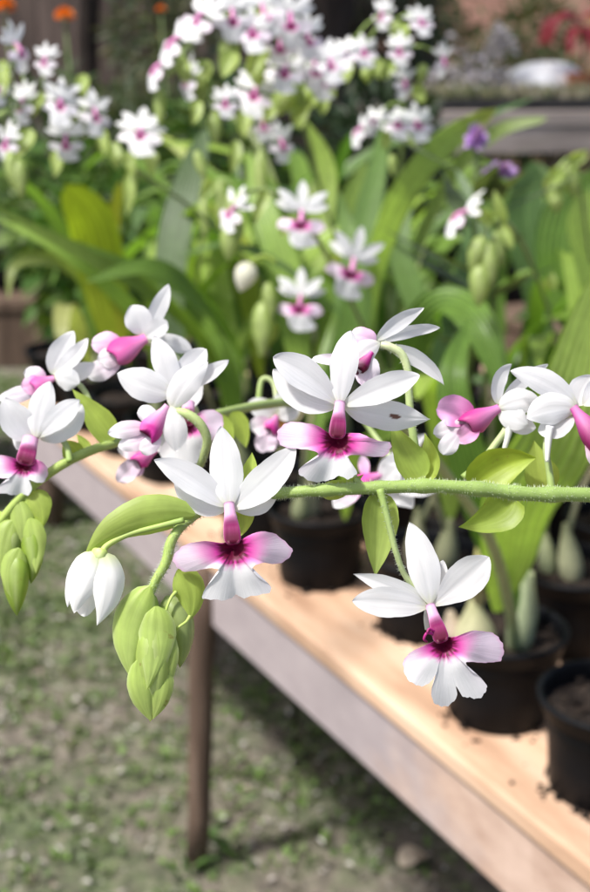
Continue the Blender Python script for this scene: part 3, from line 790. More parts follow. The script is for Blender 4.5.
def small_side(d, spec, ped):
    fl, Mf = flower_part(left, ped, d)
    add_petals(fl, Mf, spec['p'])
    lobes(fl, Mf, spec['l'])
    mb = MB(); hood(mb, Mf, *spec['c'], (.74, .25, .52), MAG); mb.build('column', 'lip', fl)
small_side(.60, dict(p=[dict(k='petal', base=(148, 448, 0), tip=(168, 436, 2), w=22, bend=(0, 0, 4))],
    l=[dict(base=(144, 456, 4), tip=(118, 448, 4), w=18, bend=(0, -3, 6), c0=PINK, c1=WHITE, b=.5, pw=.6), dict(base=(142, 458, 4), tip=(119, 482, 4), w=19, bend=(-3, 0, 6), c0=(.8, .6, .76), c1=(.84, .74, .83), b=.45), dict(base=(142, 460, 4), tip=(132, 476, 4), w=15, c0=PINK, c1=LILAC, b=.45)],
    c=[(156, 450, 4), (138, 462, 8), 18]), [(166, 428, -10, 3.4), (170, 440, -8, 2.6), (160, 450, -2, 3)])
small_side(.70, dict(p=[dict(k='petal', base=(274, 416, 0), tip=(248, 402, 2), w=22, bend=(0, -2, 4)), dict(k='sepal', base=(276, 414, 0), tip=(288, 390, 2), w=20), dict(k='petal', base=(278, 418, 2), tip=(300, 408, 2), w=18)],
    l=[dict(base=(272, 424, 4), tip=(252, 430, 4), w=20, bend=(0, -3, 6), c0=PINK, c1=WHITE, b=.45, pw=.6), dict(base=(272, 428, 4), tip=(264, 452, 4), w=22, bend=(-3, 0, 6), c0=(.8, .6, .76), c1=(.84, .74, .83), b=.45), dict(base=(276, 428, 4), tip=(284, 444, 4), w=15, c0=PINK, c1=LILAC, b=.45)],
    c=[(277, 416, 4), (270, 430, 8), 14]), [(258, 406, -8, 3.2), (262, 380, -10, 2.8), (274, 384, -8, 2.8), (278, 412, -2, 3)])
small_side(.66, dict(p=[dict(k='petal', base=(384, 478, 0), tip=(426, 434, 2), w=17, bend=(-6, -2, 4), cup=.3), dict(k='sepal', base=(380, 480, 0), tip=(404, 452, 4), w=22, bend=(-3, 0, 4)), dict(k='petal', base=(380, 484, 6), tip=(398, 466, 8), w=26, b=.45), dict(k='sepal', base=(384, 492, -4), tip=(412, 508, -4), w=22, bend=(6, -8, 4), b=.6), dict(k='sepal', base=(382, 486, 0), tip=(436, 492, 4), w=20, bend=(6, -4, 4))],
    l=[dict(base=(366, 478, 4), tip=(362, 455, 4), w=11, c0=PINK, c1=LILAC, b=.5), dict(base=(366, 482, 4), tip=(352, 488, 4), w=16, c0=(.8, .5, .7), c1=WHITE, b=.45), dict(base=(362, 490, 4), tip=(333, 506, 4), w=17, bend=(0, -3, 6), c0=PINK, c1=WHITE, b=.45, pw=.5)],
    c=[(382, 474, 4), (360, 484, 8), 18]), [(352, 405, -40, 3.4), (372, 432, -40, 2.8), (392, 462, -18, 2.8), (384, 480, -2, 3)])
bract(left, .565, base=(112, 441, 0), tip=(72, 389, 2), w=26, bend=(10, 8, 6), cup=.3, roll=10)
bract(left, .565, base=(78, 459, 2), tip=(64, 440, 4), w=20, bend=(0, 0, 4))
bract(left, .575, base=(84, 456, -6), tip=(76, 434, -8), w=12, bend=(8, 0, 0))
bract(left, .55, base=(30, 492, 2), tip=(42, 530, 4), w=26, bend=(6, -4, 6), cup=-.4)
bract(left, .55, base=(8, 514, 2), tip=(-12, 540, 4), w=24, bend=(-2, 0, 6), cup=-.4)
bract(left, .62, base=(214, 415, -4), tip=(228, 452, -4), w=20, bend=(6, 0, 2))
bract(left, .63, base=(232, 412, -4), tip=(246, 448, -4), w=18, bend=(4, 0, 2))
mb = MB(); petal(mb, PX(.70), base=(272, 405, -6), tip=(280, 440, -6), w=20, c0=(.36, .20, .06), c1=(.30, .14, .05)); mb.build('dry_bract', 'bract', left)
Mf = PX(.55)
for kw in (dict(base=(14, 526, 0), tip=(2, 578, 0), w=24, c0=(.36, .46, .14), c1=(.40, .50, .18)), dict(base=(29, 526, 4), tip=(31, 584, 4), w=22, bend=(6, 0, 0)), dict(base=(17, 552, 8), tip=(17, 616, 8), w=26, bend=(-2, 0, 4)), dict(base=(24, 510, -4), tip=(38, 540, -4), w=16, bend=(4, 0, 0), c0=(.45, .55, .2))):
    mb = MB(); bud(mb, Mf, **kw); mb.build('bud', 'bract', left)
for kw in (dict(base=(14, 520, 6), tip=(4, 572, 10), w=24, bend=(-8, -2, 10)), dict(base=(30, 518, 10), tip=(36, 574, 12), w=20, bend=(6, -2, 8)), dict(base=(20, 548, 16), tip=(12, 600, 18), w=22, bend=(-8, 2, 8)), dict(base=(18, 500, 4), tip=(24, 548, 8), w=20, bend=(4, 0, 8))):
    bract(left, .55, cup=-.45, c0=(.42, .55, .13), c1=(.48, .60, .18), **kw)
mb = MB()
tube(mb, Mf, [(16, 504, 0, 2.4), (17, 524, 2, 2), (15, 545, 6, 2), (16, 562, 8, 2.6)], BRACT); tube(mb, Mf, [(26, 494, 0, 2.2), (28, 512, 2, 2), (30, 528, 4, 2.6)], BRACT); tube(mb, Mf, [(10, 512, 0, 2.2), (14, 520, 2, 2), (13, 530, 2, 2.6)], BRACT)
mb.build('pedicel', 'stem', left)
#PART2
# ================================================================ BENCHES
E0 = Vector((.2076, 1.0812, 0)); ED = Vector((-.48, .8773, 0)); NB = Vector((.8773, .48, 0))
def W(s, t, z): return E0 + ED * s + NB * t + Vector((0, 0, z))
def box_on(mb, o, ax, ay, az):
    """box from corner o along three edge vectors"""
    V = [o, o + ax, o + ax + ay, o + ay]
    V += [v + az for v in V]
    mb.add(V, [(0, 3, 2, 1), (4, 5, 6, 7), (0, 1, 5, 4), (1, 2, 6, 5), (2, 3, 7, 6), (3, 0, 4, 7)], (.5, .5, .5))
def flat(mb, name, mat, parent, bw=.003):
    o = mb.build(name, mat, parent, smooth=False)
    o.rotation_euler = (0, 0, 0)
    return bevel(o, bw)
def bench(label, org, ea, eb, length, width, z, th, nb, top_mats, fascia, legs, leg_mat='post', lr=.019, fascia_h=.09, s0=0):
    """plank bench: ea along, eb towards the back"""
    base = org + ea * (s0 + length / 2) + eb * width / 2
    t = thing('plank_bench', (base.x, base.y, 0), label, 'bench', None)
    up = Vector((0, 0, 1))
    gap = .004
    bw = (width - gap * (nb - 1)) / nb
    for k in range(nb):
        mb = MB()
        box_on(mb, org + ea * s0 + eb * (.0 + k * (bw + gap)) + up * (z - th), ea * length, eb * bw, up * th)
        flat(mb, 'board', top_mats[k % len(top_mats)], t, .004)
    for (a, b, mat) in fascia:
        mb = MB()
        box_on(mb, org + ea * a + eb * .006 + up * (z - th - .002 - fascia_h), ea * (b - a - .002), eb * .022, up * fascia_h)
        flat(mb, 'fascia', mat, t, .003)
    for (a, b, lean) in legs:
        mb = MB()
        p = org + ea * a + eb * b
        q = p + Vector((lean, 0, z - th - .002))
        pts = [p.lerp(q, i / 6) + Vector((random.uniform(-.002, .002), random.uniform(-.002, .002), 0)) for i in range(7)]
        tube_on(mb, [Vector((v.x, v.y, v.z)) for v in pts], [lr * random.uniform(.93, 1.07) for _ in pts], [(.5, .5, .5)] * 7, 14)
        mb.build('leg', leg_mat, t)
    return t
g = onz(197, 862, 0)
rel = g - E0; ls, lt = rel.dot(ED), rel.dot(NB)
bench('pale orange plank bench under the front row of black pots, side board shaded in grey', E0, ED, NB, 2.80, 1.02, ZB, .024, 6, ['wood', 'wood', 'woodb', 'wood'],
      [(-1.15, 1.65, 'painted_shade')], [(ls, lt, .022), (ls, .95, 0), (-.95, .06, 0), (-.95, .95, 0), (1.5, .95, 0)], s0=-1.15)
bench('brown plank bench crowded with leafy orchid pots behind the pale orange bench', E0 + NB * 1.32, ED, NB, 2.55, .72, ZB, .03, 4, ['post', 'weathered'],
      [(-.05, 2.5, 'post')], [(.1, .05, 0), (2.3, .05, 0), (.1, .66, 0), (2.3, .66, 0)], s0=-.05)
ER = Vector((1, .10, 0)).normalized(); EB = Vector((-.10, 1, 0)).normalized()
bench('weathered grey board bench holding pale seedlings, a lilac plant and a white cover', Vector((.30, 4.50, 0)), ER, EB, 1.6, .7, .955, .05, 4, ['weathered'],
      [(0, 1.6, 'weathered')], [(.75, .5, 0), (1.5, .08, 0), (1.5, .6, 0)], leg_mat='weathered', lr=.03, fascia_h=.09)
bench('dark reddish brown bench standing behind the far end of the orange one', Vector((-1.75, 3.1, 0)), Vector((1, 0, 0)), Vector((0, 1, 0)), 1.42, .6, .60, .03, 3, ['post'],
      [(0, 1.42, 'post')], [(1.12, .03, 0), (.1, .03, 0), (1.36, .55, 0), (.1, .55, 0)], lr=.03, fascia_h=.14)
# brick pillar under the grey bench
t = thing('brick_pillar', P(478, 190, 4.62) * 1, 'short pillar of reddish bricks under the weathered grey bench', 'pillar')
c = P(478, 190, 4.66); t.location = (c.x, c.y, 0)
mb = MB(); mm = MB()
for k in range(9):
    for j in range(2):
        o = Vector((c.x - .105 + (.0 if k % 2 else .0) + j * .107, c.y - .05, .004 + k * .083))
        box_on(mb, o + Vector((random.uniform(-.003, .003), random.uniform(-.003, .003), 0)), Vector((.102, 0, 0)), Vector((0, .13, 0)), Vector((0, 0, .074)))
box_on(mm, Vector((c.x - .098, c.y - .043, 0)), Vector((.196, 0, 0)), Vector((0, .116, 0)), Vector((0, 0, .74)))
flat(mb, 'brickwork', 'brick', t, .004); flat(mm, 'mortar', 'mortar', t)

# ================================================================ POTTED ORCHIDS
def lathe(mb, c, prof, n=40, col=(.5, .5, .5), closed=False):
    V = []; F = []
    for (r, z) in prof:
        for k in range(n):
            a = 6.28318 * k / n
            V.append(c + Vector((r * math.cos(a), r * math.sin(a), z)))
    for i in range(len(prof) - 1):
        for k in range(n):
            F.append((i * n + k, i * n + (k + 1) % n, (i + 1) * n + (k + 1) % n, (i + 1) * n + k))
    mb.add(V, F, col, [(0, 0, 0)] * len(V))
def leaf_strip(mb, pts, width, hint, a=.7, b=.8, pleat=4, fold=.12, col=(.08, .14, .03), col2=None, nv=25, span=7, twist=0, tip=None):
    c = catmull([tuple(p) for p in pts], span)
    c = [Vector(p) for p in c]
    m = len(c)
    pk = (a / (a + b)) ** a * (b / (a + b)) ** b
    V = []; F = []; C = []; B = []
    sd = random.random()
    col2 = col2 or col
    for i, p in enumerate(c):
        u = i / (m - 1)
        t = (c[min(i + 1, m - 1)] - c[max(i - 1, 0)]).normalized()
        s = t.cross(hint)
        if s.length < .05: s = t.orthogonal()
        s.normalize(); nn = s.cross(t).normalized()
        r = twist * u
        s2 = s * math.cos(r) + nn * math.sin(r); n2 = nn * math.cos(r) - s * math.sin(r)
        w = width * .5 * (max(u, .001) ** a * max(1 - u, 0) ** b / pk + .10 * (1 - u) ** 2)
        for j in range(nv):
            v = 2 * j / (nv - 1) - 1
            off = fold * w * abs(v) + .055 * w * math.cos(v * pleat * math.pi * 2) * sm(0, .2, u) + .05 * w * math.sin(9 * u + sd * 9) * v * v
            V.append(p + s2 * w * v + n2 * off)
            cc = mix(col, col2, .5 + .5 * math.cos(v * pleat * math.pi * 2))
            if tip and u > .8: cc = mix(cc, tip, sm(.8, 1, u))
            C.append(cc); B.append((u * 1.5 + sd * 7, v * .5 + sd * 11, 0))
    for i in range(m - 1):
        for j in range(nv - 1):
            F.append((i * nv + j, i * nv + j + 1, (i + 1) * nv + j + 1, (i + 1) * nv + j))
    mb.add(V, F, C, B)
GR = (.085, .17, .034); GM = (.19, .32, .055); GY = (.34, .48, .09); GB_ = (.30, .32, .03); GBL = (.125, .21, .085)
def pot_at(c, r=.067, h=.125, mat='pot', root=None):
    mb = MB()
    k = r / .067; q = h / .125
    lathe(mb, c, [(.001, .006 * q), (.046 * k, .006 * q), (.049 * k, .0), (.052 * k, .004 * q), (.0545 * k, .05 * q), (.0575 * k, .094 * q), (.0595 * k, .1 * q), (.0625 * k, .102 * q), (.064 * k, .118 * q), (.0675 * k, .1195 * q), (.0682 * k, .123 * q), (.0665 * k, .1258 * q), (.0635 * k, .1255 * q), (.0620 * k, .122 * q), (.0605 * k, .10 * q), (.0588 * k, .085 * q)], n=48)
    mb.build('pot', mat, root)
def pseudobulb(mb, p, h, w, lean, col, col2):
    d = Vector((lean[0], lean[1], 1)).normalized()
    prof = [(0, .55), (.06, .80), (.2, .98), (.36, 1), (.52, .86), (.66, .66), (.8, .46), (.9, .34), (1, .22)]
    pts = [p + d * h * u for u, _ in prof]
    cc = catmull([(*q, v * w / 2) for q, (_, v) in zip(pts, prof)], 3)
    tube_on(mb, [Vector(q[:3]) for q in cc], [q[3] for q in cc], [mix(col, col2, i / len(cc)) for i in range(len(cc))], 16)
npot = 0
def potted(s, t, label, leaves=0, bulbs=2, group='black pots of orchids on the benches', z=ZB, lean=None, lcol=None, llen=.42, az=None, soil_fill=.088, extra=None, stalks=1):
    c = W(s, t, z)
    root = thing('potted_orchid', c, label, 'potted plant', group)
    pot_at(c, r=.071, h=.103, root=root)
    mb = MB()
    n = 22
    V = [c + Vector((0, 0, soil_fill))]; F = []
    for i in range(1, 7):
        for k in range(n):
            a = 6.28318 * k / n; r = .0640 * i / 6
            V.append(c + Vector((r * math.cos(a), r * math.sin(a), soil_fill + random.uniform(-.005, .005) - (.004 if i == 6 else 0))))
    for k in range(n): F.append((0, 1 + k, 1 + (k + 1) % n))
    for i in range(5):
        for k in range(n): F.append((1 + i * n + k, 1 + (i + 1) * n + k, 1 + (i + 1) * n + (k + 1) % n, 1 + i * n + (k + 1) % n))
    mb.add(V, F, (.1, .1, .1))
    for _ in range(26):      # bark and grit on the soil, part of it
        a = random.uniform(0, 6.28); r = .055 * math.sqrt(random.random()); q = random.uniform(.003, .008)
        o = c + Vector((r * math.cos(a), r * math.sin(a), soil_fill + .0))
        ax = Vector((math.cos(a * 3), math.sin(a * 3), random.uniform(-.3, .5))) * q; ay = ax.orthogonal().normalized() * q * .6
        box_on(mb, o, ax, ay, Vector((0, 0, q * .6)))
    mb.build('soil', 'soil', root)
    tops = []
    for k in range(bulbs):
        a = random.uniform(0, 6.28); r = random.uniform(.008, .028)
        h = random.uniform(.05, .08); w = random.uniform(.021, .030)
        p = c + Vector((r * math.cos(a), r * math.sin(a), soil_fill - .006))
        ln = (random.uniform(-.2, .2), random.uniform(-.2, .2))
        mb = MB(); pseudobulb(mb, p, h, w, ln, random.choice([(.30, .30, .19), (.36, .32, .22), (.24, .27, .15)]), (.25, .27, .13))
        mb.build('pseudobulb', 'bulb', root)
        tops.append(p + Vector((ln[0], ln[1], 1)) * h * .9)
    if not tops: tops = [c + Vector((0, 0, soil_fill - .004))]
    if proj(c)[0] > 400: llen = min(llen, .27)
    for k in range(leaves):
        b0 = tops[k % len(tops)]
        a = (az if az is not None else random.uniform(0, 6.28)) + random.uniform(-.9, .9) + k * 2.1
        L = llen * random.uniform(.75, 1.2); arch = random.uniform(.25, .85)
        d = Vector((math.cos(a), math.sin(a), 0))
        pts = [b0, b0 + Vector((0, 0, L * .3)) + d * L * .08, b0 + Vector((0, 0, L * (.62 - .1 * arch))) + d * L * (.25 + .1 * arch), b0 + Vector((0, 0, L * (.86 - .35 * arch))) + d * L * (.45 + .2 * arch), b0 + Vector((0, 0, L * (1 - .75 * arch))) + d * L * (.6 + .3 * arch)]
        col = lcol or random.choice([GR, GM, GM, GBL, GY])
        mb = MB(); leaf_strip(mb, pts, random.uniform(.026, .055), Vector((-d.x * .8, -d.y * .8, .6)), col=col, col2=mix(col, (.2, .28, .06), .35), pleat=3, twist=random.uniform(-.5, .5), nv=19)
        mb.build('leaf', 'leaf', root)
    for k in range(stalks):
        p = tops[k % len(tops)]
        mb = MB()
        d = Vector((random.uniform(-.05, .05), random.uniform(-.05, .05), random.uniform(.07, .16)))
        tube_on(mb, [p - Vector((0, 0, .02)), p + d * .5, p + d + Vector((.006, 0, 0))], [.004, .0034, .0028], [(.3, .34, .2), (.36, .36, .2), (.42, .34, .18)], 8)
        mb.build('stalk', 'bulb', root)
    return root
def px_leaf(root, pts, wpx, hint=None, **kw):
    d = sum(p[2] for p in pts) / len(pts)
    mb = MB()
    h = hint or Vector((0, -1, .35))
    leaf_strip(mb, [P(*p) for p in pts], wpx * d / FPX, h, **kw)
    return mb.build('leaf', 'leaf', root)
nearest = ['cut off by the right edge of the picture, nearest of the black pots', 'with a fat cream bulb, under the lowest bloom', 'half hidden behind the lowest bloom', 'standing alone below the crossing stem, left of the lowest bloom']
pots = {}
for i, (s, t, lab, lv, bl) in enumerate([(-.028, .097, 'black pot of dark soil cut off by the right picture edge, lowest of the pots', 0, 1),
        (.141, .094, 'black pot with fat cream and grey green bulbs below the lowest white bloom', 0, 0),
        (.354, .139, 'black pot half hidden behind the white petals of the lowest bloom', 1, 2),
        (.549, .102, 'black pot between two pink lipped blooms, just under the crossing stem', 1, 2),
        (.715, .10, 'black pot hidden behind the largest blooms in the middle', 1, 2),
        (.87, .10, 'black orchid pot behind the large upright petals in mid bench', 2, 2),
        (1.03, .09, 'black orchid pot behind the bunched blooms, fourth from the far bench end', 2, 2),
        (1.188, .084, 'empty looking black pot beside the bunched blooms, third from the far bench end', 0, 0),
        (1.352, .08, 'black pot behind a pink throated bloom, second from the far bench end', 2, 1),
        (1.555, .085, 'black pot last in the front row at the far bench end', 0, 0)]):
    pots['F%d' % i] = potted(s, t, lab, lv, bl, lcol=random.choice([GM, GY]), llen=.3 if i < 5 else .45, stalks=0 if i in (1, 7, 9) else 2)
# the bulbs and stalks of the pot under the lowest bloom
r1 = pots['F1']; c1 = W(.141, .094, ZB + .085)
for (dx, dy, h, w, ln, ca, cb) in ((-.030, -.018, .066, .044, (-.06, 0), (.46, .43, .29), (.40, .40, .2)), (-.048, -.004, .046, .034, (-.2, 0), (.46, .35, .28), (.4, .33, .23)), (.016, -.014, .095, .030, (.05, 0), (.27, .31, .19), (.34, .40, .22)), (.024, .022, .08, .03, (.1, 0), (.36, .38, .2), (.36, .4, .2))):
    mb = MB(); pseudobulb(mb, c1 + Vector((dx, dy, -.008)), h, w, ln, ca, cb); mb.build('pseudobulb', 'bulb', r1)
mb = MB(); tube_on(mb, [c1 + Vector((-.030, -.018, .055)), c1 + Vector((-.032, -.018, .09)), c1 + Vector((-.028, -.02, .14))], [.0075, .006, .004], [(.48, .42, .24), (.42, .36, .16), (.34, .36, .10)], 10); mb.build('stalk', 'bulb', r1)
px_leaf(r1, [(497, 612, 1.31), (508, 560, 1.24), (520, 500, 1.16), (560, 430, 1.08), (606, 262, 1.05)], 74, col=(.32, .46, .09), col2=(.42, .55, .15), pleat=4, a=.9, b=.6, fold=.05)
px_leaf(r1, [(515, 615, 1.32), (500, 560, 1.27), (470, 470, 1.22), (452, 380, 1.2), (470, 318, 1.25)], 38, col=GR, col2=GM)
# second, third and fourth rows on the orange bench
rows = []
for s, t in [(.06, .27), (.234, .269), (.44, .27), (.62, .27), (.79, .27), (.96, .27), (1.13, .27), (1.30, .27), (1.46, .27)]: rows.append((s, t, 2))
for s, t in [(.15, .43), (.33, .43), (.51, .43), (.69, .43), (.86, .43), (1.03, .43), (1.2, .43), (1.37, .43), (1.53, .43)]: rows.append((s, t, 3))
for s, t in [(.42, .60), (.60, .60), (.80, .60), (1.0, .60), (1.2, .60), (1.4, .60), (.7, .78), (.95, .78), (1.2, .78), (1.45, .78)]: rows.append((s, t, 4))
mid = {}
for i, (s, t, r) in enumerate(rows):
    mid[i] = potted(s, t, 'black pot of bare bulbs and stalks just behind the front row of pots' if s < .3 else 'black pot of green orchid leaves packed behind the front row on the orange bench', 0 if s < .3 else (3 if r > 2 else 2), 2, group='orchid pots packed behind the front row', llen=.30 if s < .5 else .40, stalks=2 if s < .6 else 0)
back = {}
for i, (s, t) in enumerate([(.35, 1.45), (.6, 1.45), (.85, 1.45), (1.1, 1.45), (1.35, 1.45), (1.9, 1.45), (2.15, 1.45), (.5, 1.72), (.8, 1.7), (1.1, 1.72), (1.45, 1.78), (2.0, 1.72), (2.3, 1.75)]):
    back[i] = potted(s, t, 'black pot of broad green orchid leaves on the brown bench behind', 4, 0, group='orchid pots on the brown bench behind', llen=.46, stalks=0)
for i, (x, y) in enumerate([(-.95, 3.3), (-.72, 3.28), (-.48, 3.35)]):
    v = Vector((x, y, 0)) - E0
    potted(v.dot(ED), v.dot(NB), 'dark pot on the reddish brown bench behind the far end of the orange bench', 3, 0, group='pots on the dark reddish bench', z=.60, llen=.4, stalks=0)
# crumbs of soil and leaf litter spilt round the pots
mb = MB()
for (s_, t_) in [(-.028, .097), (.141, .094), (.354, .139), (.549, .102), (.715, .10), (.06, .27), (.234, .269)]:
    c = W(s_, t_, ZB)
    for k in range(45):
        a = random.uniform(0, 6.28); r = .0535 + abs(random.gauss(0, .005)) + (random.random() ** 6) * .04
        q = random.uniform(.0008, .0032) * (1.3 if r < .06 else .8)
        o = c + Vector((r * math.cos(a), r * math.sin(a), .0004))
        v = o - E0
        if v.dot(NB) < .006: continue
        ax = Vector((math.cos(a * 5), math.sin(a * 5), 0)) * q * 2
        box_on(mb, o, ax, Vector((-ax.y, ax.x, 0)) * random.uniform(.4, .9), Vector((0, 0, q * random.uniform(.6, 1.6))))
tag(mb.build('soil_crumbs', 'soil', smooth=False), kind='stuff')
# the pot outside the picture that carries the sharp stem
potted(-.62, .10, 'black pot that the sharp hairy stem grows from, beyond the right edge', 0, 2, stalks=0)

# named leaves that show in the photograph, each on the pot it grows from
px_leaf(mid[17], [(372, 372, 1.75), (368, 300, 1.7), (392, 215, 1.6), (436, 150, 1.52), (497, 108, 1.45)], 29, col=(.42, .56, .17), col2=(.48, .60, .22), a=.75, b=.55, tip=(.42, .44, .12), hint=Vector((.35, -1, .25)))
px_leaf(mid[16], [(392, 350, 1.9), (412, 260, 1.85), (452, 175, 1.8), (496, 132, 1.75), (548, 118, 1.72)], 15, col=(.22, .30, .09), col2=(.30, .38, .13), a=.7, b=.5, hint=Vector((.3, -1, .5)))
px_leaf(mid[14], [(362, 360, 1.7), (345, 300, 1.7), (362, 230, 1.75), (378, 165, 1.8), (384, 118, 1.85)], 25, col=GBL, col2=GM)
px_leaf(mid[4], [(400, 400, 1.55), (416, 335, 1.5), (448, 305, 1.45), (480, 330, 1.4), (505, 392, 1.38)], 43, col=GR, col2=GM, a=.7, b=.6, hint=Vector((.2, -.9, .6)))
px_leaf(mid[19], [(240, 390, 1.9), (222, 330, 1.85), (180, 288, 1.75), (110, 262, 1.65), (20, 225, 1.6)], 27, col=GM, col2=(.15, .23, .05), hint=Vector((.2, -.7, .8)))
px_leaf(mid[6], [(228, 392, 1.85), (200, 340, 1.75), (150, 292, 1.62), (90, 258, 1.55), (-20, 200, 1.5)], 22, col=(.12, .19, .035), col2=(.2, .28, .06), hint=Vector((.3, -.8, .7)))
px_leaf(mid[7], [(190, 380, 1.95), (160, 340, 1.9), (112, 290, 1.85), (60, 250, 1.8), (-12, 214, 1.8)], 18, col=GM, col2=GY, hint=Vector((.3, -.8, .7)))
px_leaf(mid[5], [(250, 395, 1.8), (232, 345, 1.7), (196, 298, 1.6), (150, 268, 1.55), (84, 282, 1.52)], 30, col=(.07, .13, .028), col2=GM, hint=Vector((.1, -.7, .9)))
px_leaf(mid[22], [(120, 360, 2.0), (112, 320, 1.98), (102, 270, 1.95), (92, 222, 1.9), (66, 184, 1.85)], 49, col=(.36, .44, .03), col2=(.42, .48, .05), a=.8, b=.5, hint=Vector((0, -1, .1)))
px_leaf(mid[22], [(128, 365, 2.0), (118, 300, 1.97), (112, 240, 1.95), (120, 180, 1.92)], 15, col=(.40, .42, .03), col2=(.46, .46, .05), a=.8, b=.5)
px_leaf(mid[13], [(185, 372, 1.8), (172, 310, 1.8), (172, 250, 1.82), (186, 190, 1.85), (206, 128, 1.9)], 33, col=(.10, .16, .07), col2=(.15, .21, .10), pleat=4, a=.9, b=.6, fold=.05)
px_leaf(mid[20], [(262, 380, 2.1), (250, 300, 2.1), (232, 230, 2.12), (204, 172, 2.15), (158, 132, 2.2)], 25, col=(.30, .38, .035), col2=(.35, .42, .05), hint=Vector((.2, -.9, .3)))
px_leaf(mid[12], [(300, 385, 1.8), (296, 330, 1.8), (282, 262, 1.82), (262, 205, 1.85), (248, 150, 1.9)], 33, col=GM, col2=GY)
px_leaf(mid[3], [(330, 420, 1.6), (338, 370, 1.58), (356, 310, 1.58), (352, 250, 1.6), (338, 190, 1.65)], 30, col=GR, col2=GM)
px_leaf(mid[11], [(430, 420, 1.6), (446, 350, 1.6), (470, 280, 1.62), (476, 220, 1.66), (456, 168, 1.7)], 33, col=GR, col2=GBL)
px_leaf(mid[18], [(318, 370, 1.95), (330, 300, 1.95), (318, 240, 1.98), (326, 170, 2.0), (306, 120, 2.0)], 27, col=GY, col2=(.28, .36, .08))
px_leaf(mid[23], [(330, 340, 2.1), (352, 270, 2.1), (350, 210, 2.1), (366, 160, 2.1)], 30, col=(.12, .18, .05), col2=GY)
px_leaf(mid[15], [(400, 375, 1.7), (420, 320, 1.7), (400, 250, 1.72), (412, 180, 1.75)], 25, col=GBL, col2=GM)
px_leaf(back[1], [(590, 350, 2.1), (566, 300, 2.1), (560, 250, 2.1), (572, 205, 2.1), (606, 172, 2.1)], 52, col=GR, col2=GM, a=.8, b=.6)
px_leaf(back[2], [(545, 350, 2.3), (536, 280, 2.3), (524, 220, 2.3), (534, 160, 2.3)], 40, col=GBL, col2=GR, a=.8, b=.6)
px_leaf(back[0], [(620, 380, 1.9), (602, 320, 1.9), (590, 260, 1.9), (580, 220, 1.9), (590, 190, 1.9)], 33, col=(.13, .2, .05), col2=GY, a=.8, b=.6)
px_leaf(back[3], [(500, 345, 2.5), (486, 290, 2.5), (496, 230, 2.5), (520, 185, 2.5)], 37, col=GR, col2=GM)
px_leaf(pots['F8'], [(92, 372, 2.2), (80, 330, 2.1), (66, 306, 2.0), (62, 330, 1.95), (66, 356, 1.94)], 19, col=(.34, .36, .12), col2=(.38, .40, .16), fold=.3)
px_leaf(mid[8], [(150, 352, 2.2), (110, 300, 2.1), (60, 262, 2.0), (16, 264, 1.95), (8, 300, 1.93)], 14, col=(.25, .30, .09), col2=(.3, .36, .12), fold=.3)
px_leaf(pots['F3'], [(345, 520, 1.6), (350, 470, 1.5), (372, 440, 1.4), (420, 420, 1.35)], 19, col=GM, col2=GY)

# narrow blades and fine stems criss-crossing between the broad leaves
rr_ = random.Random(5)
for k in range(64):
    o_ = mid[rr_.randrange(9, 28)] if k % 3 else back[rr_.randrange(len(back))]
    b0 = o_.location + Vector((rr_.uniform(-.02, .02), rr_.uniform(-.02, .02), .085))
    a = rr_.uniform(0, 6.28); L = rr_.uniform(.3, .6); d_ = Vector((math.cos(a), math.sin(a), 0)); ar = rr_.uniform(.2, 1)
    if proj(b0)[0] > 400: L *= .5
    pts = [b0, b0 + Vector((0, 0, L * .4)) + d_ * L * .1, b0 + Vector((0, 0, L * (.75 - .1 * ar))) + d_ * L * .3, b0 + Vector((0, 0, L * (.95 - .4 * ar))) + d_ * L * .6]
    mb = MB(); leaf_strip(mb, pts, rr_.uniform(.012, .032), Vector((-d_.x, -d_.y - .5, .5)), col=rr_.choice([GR, GM, GY, GBL, (.30, .36, .14)]), nv=7, pleat=1, fold=.35)
    mb.build('leaf', 'leaf', o_)
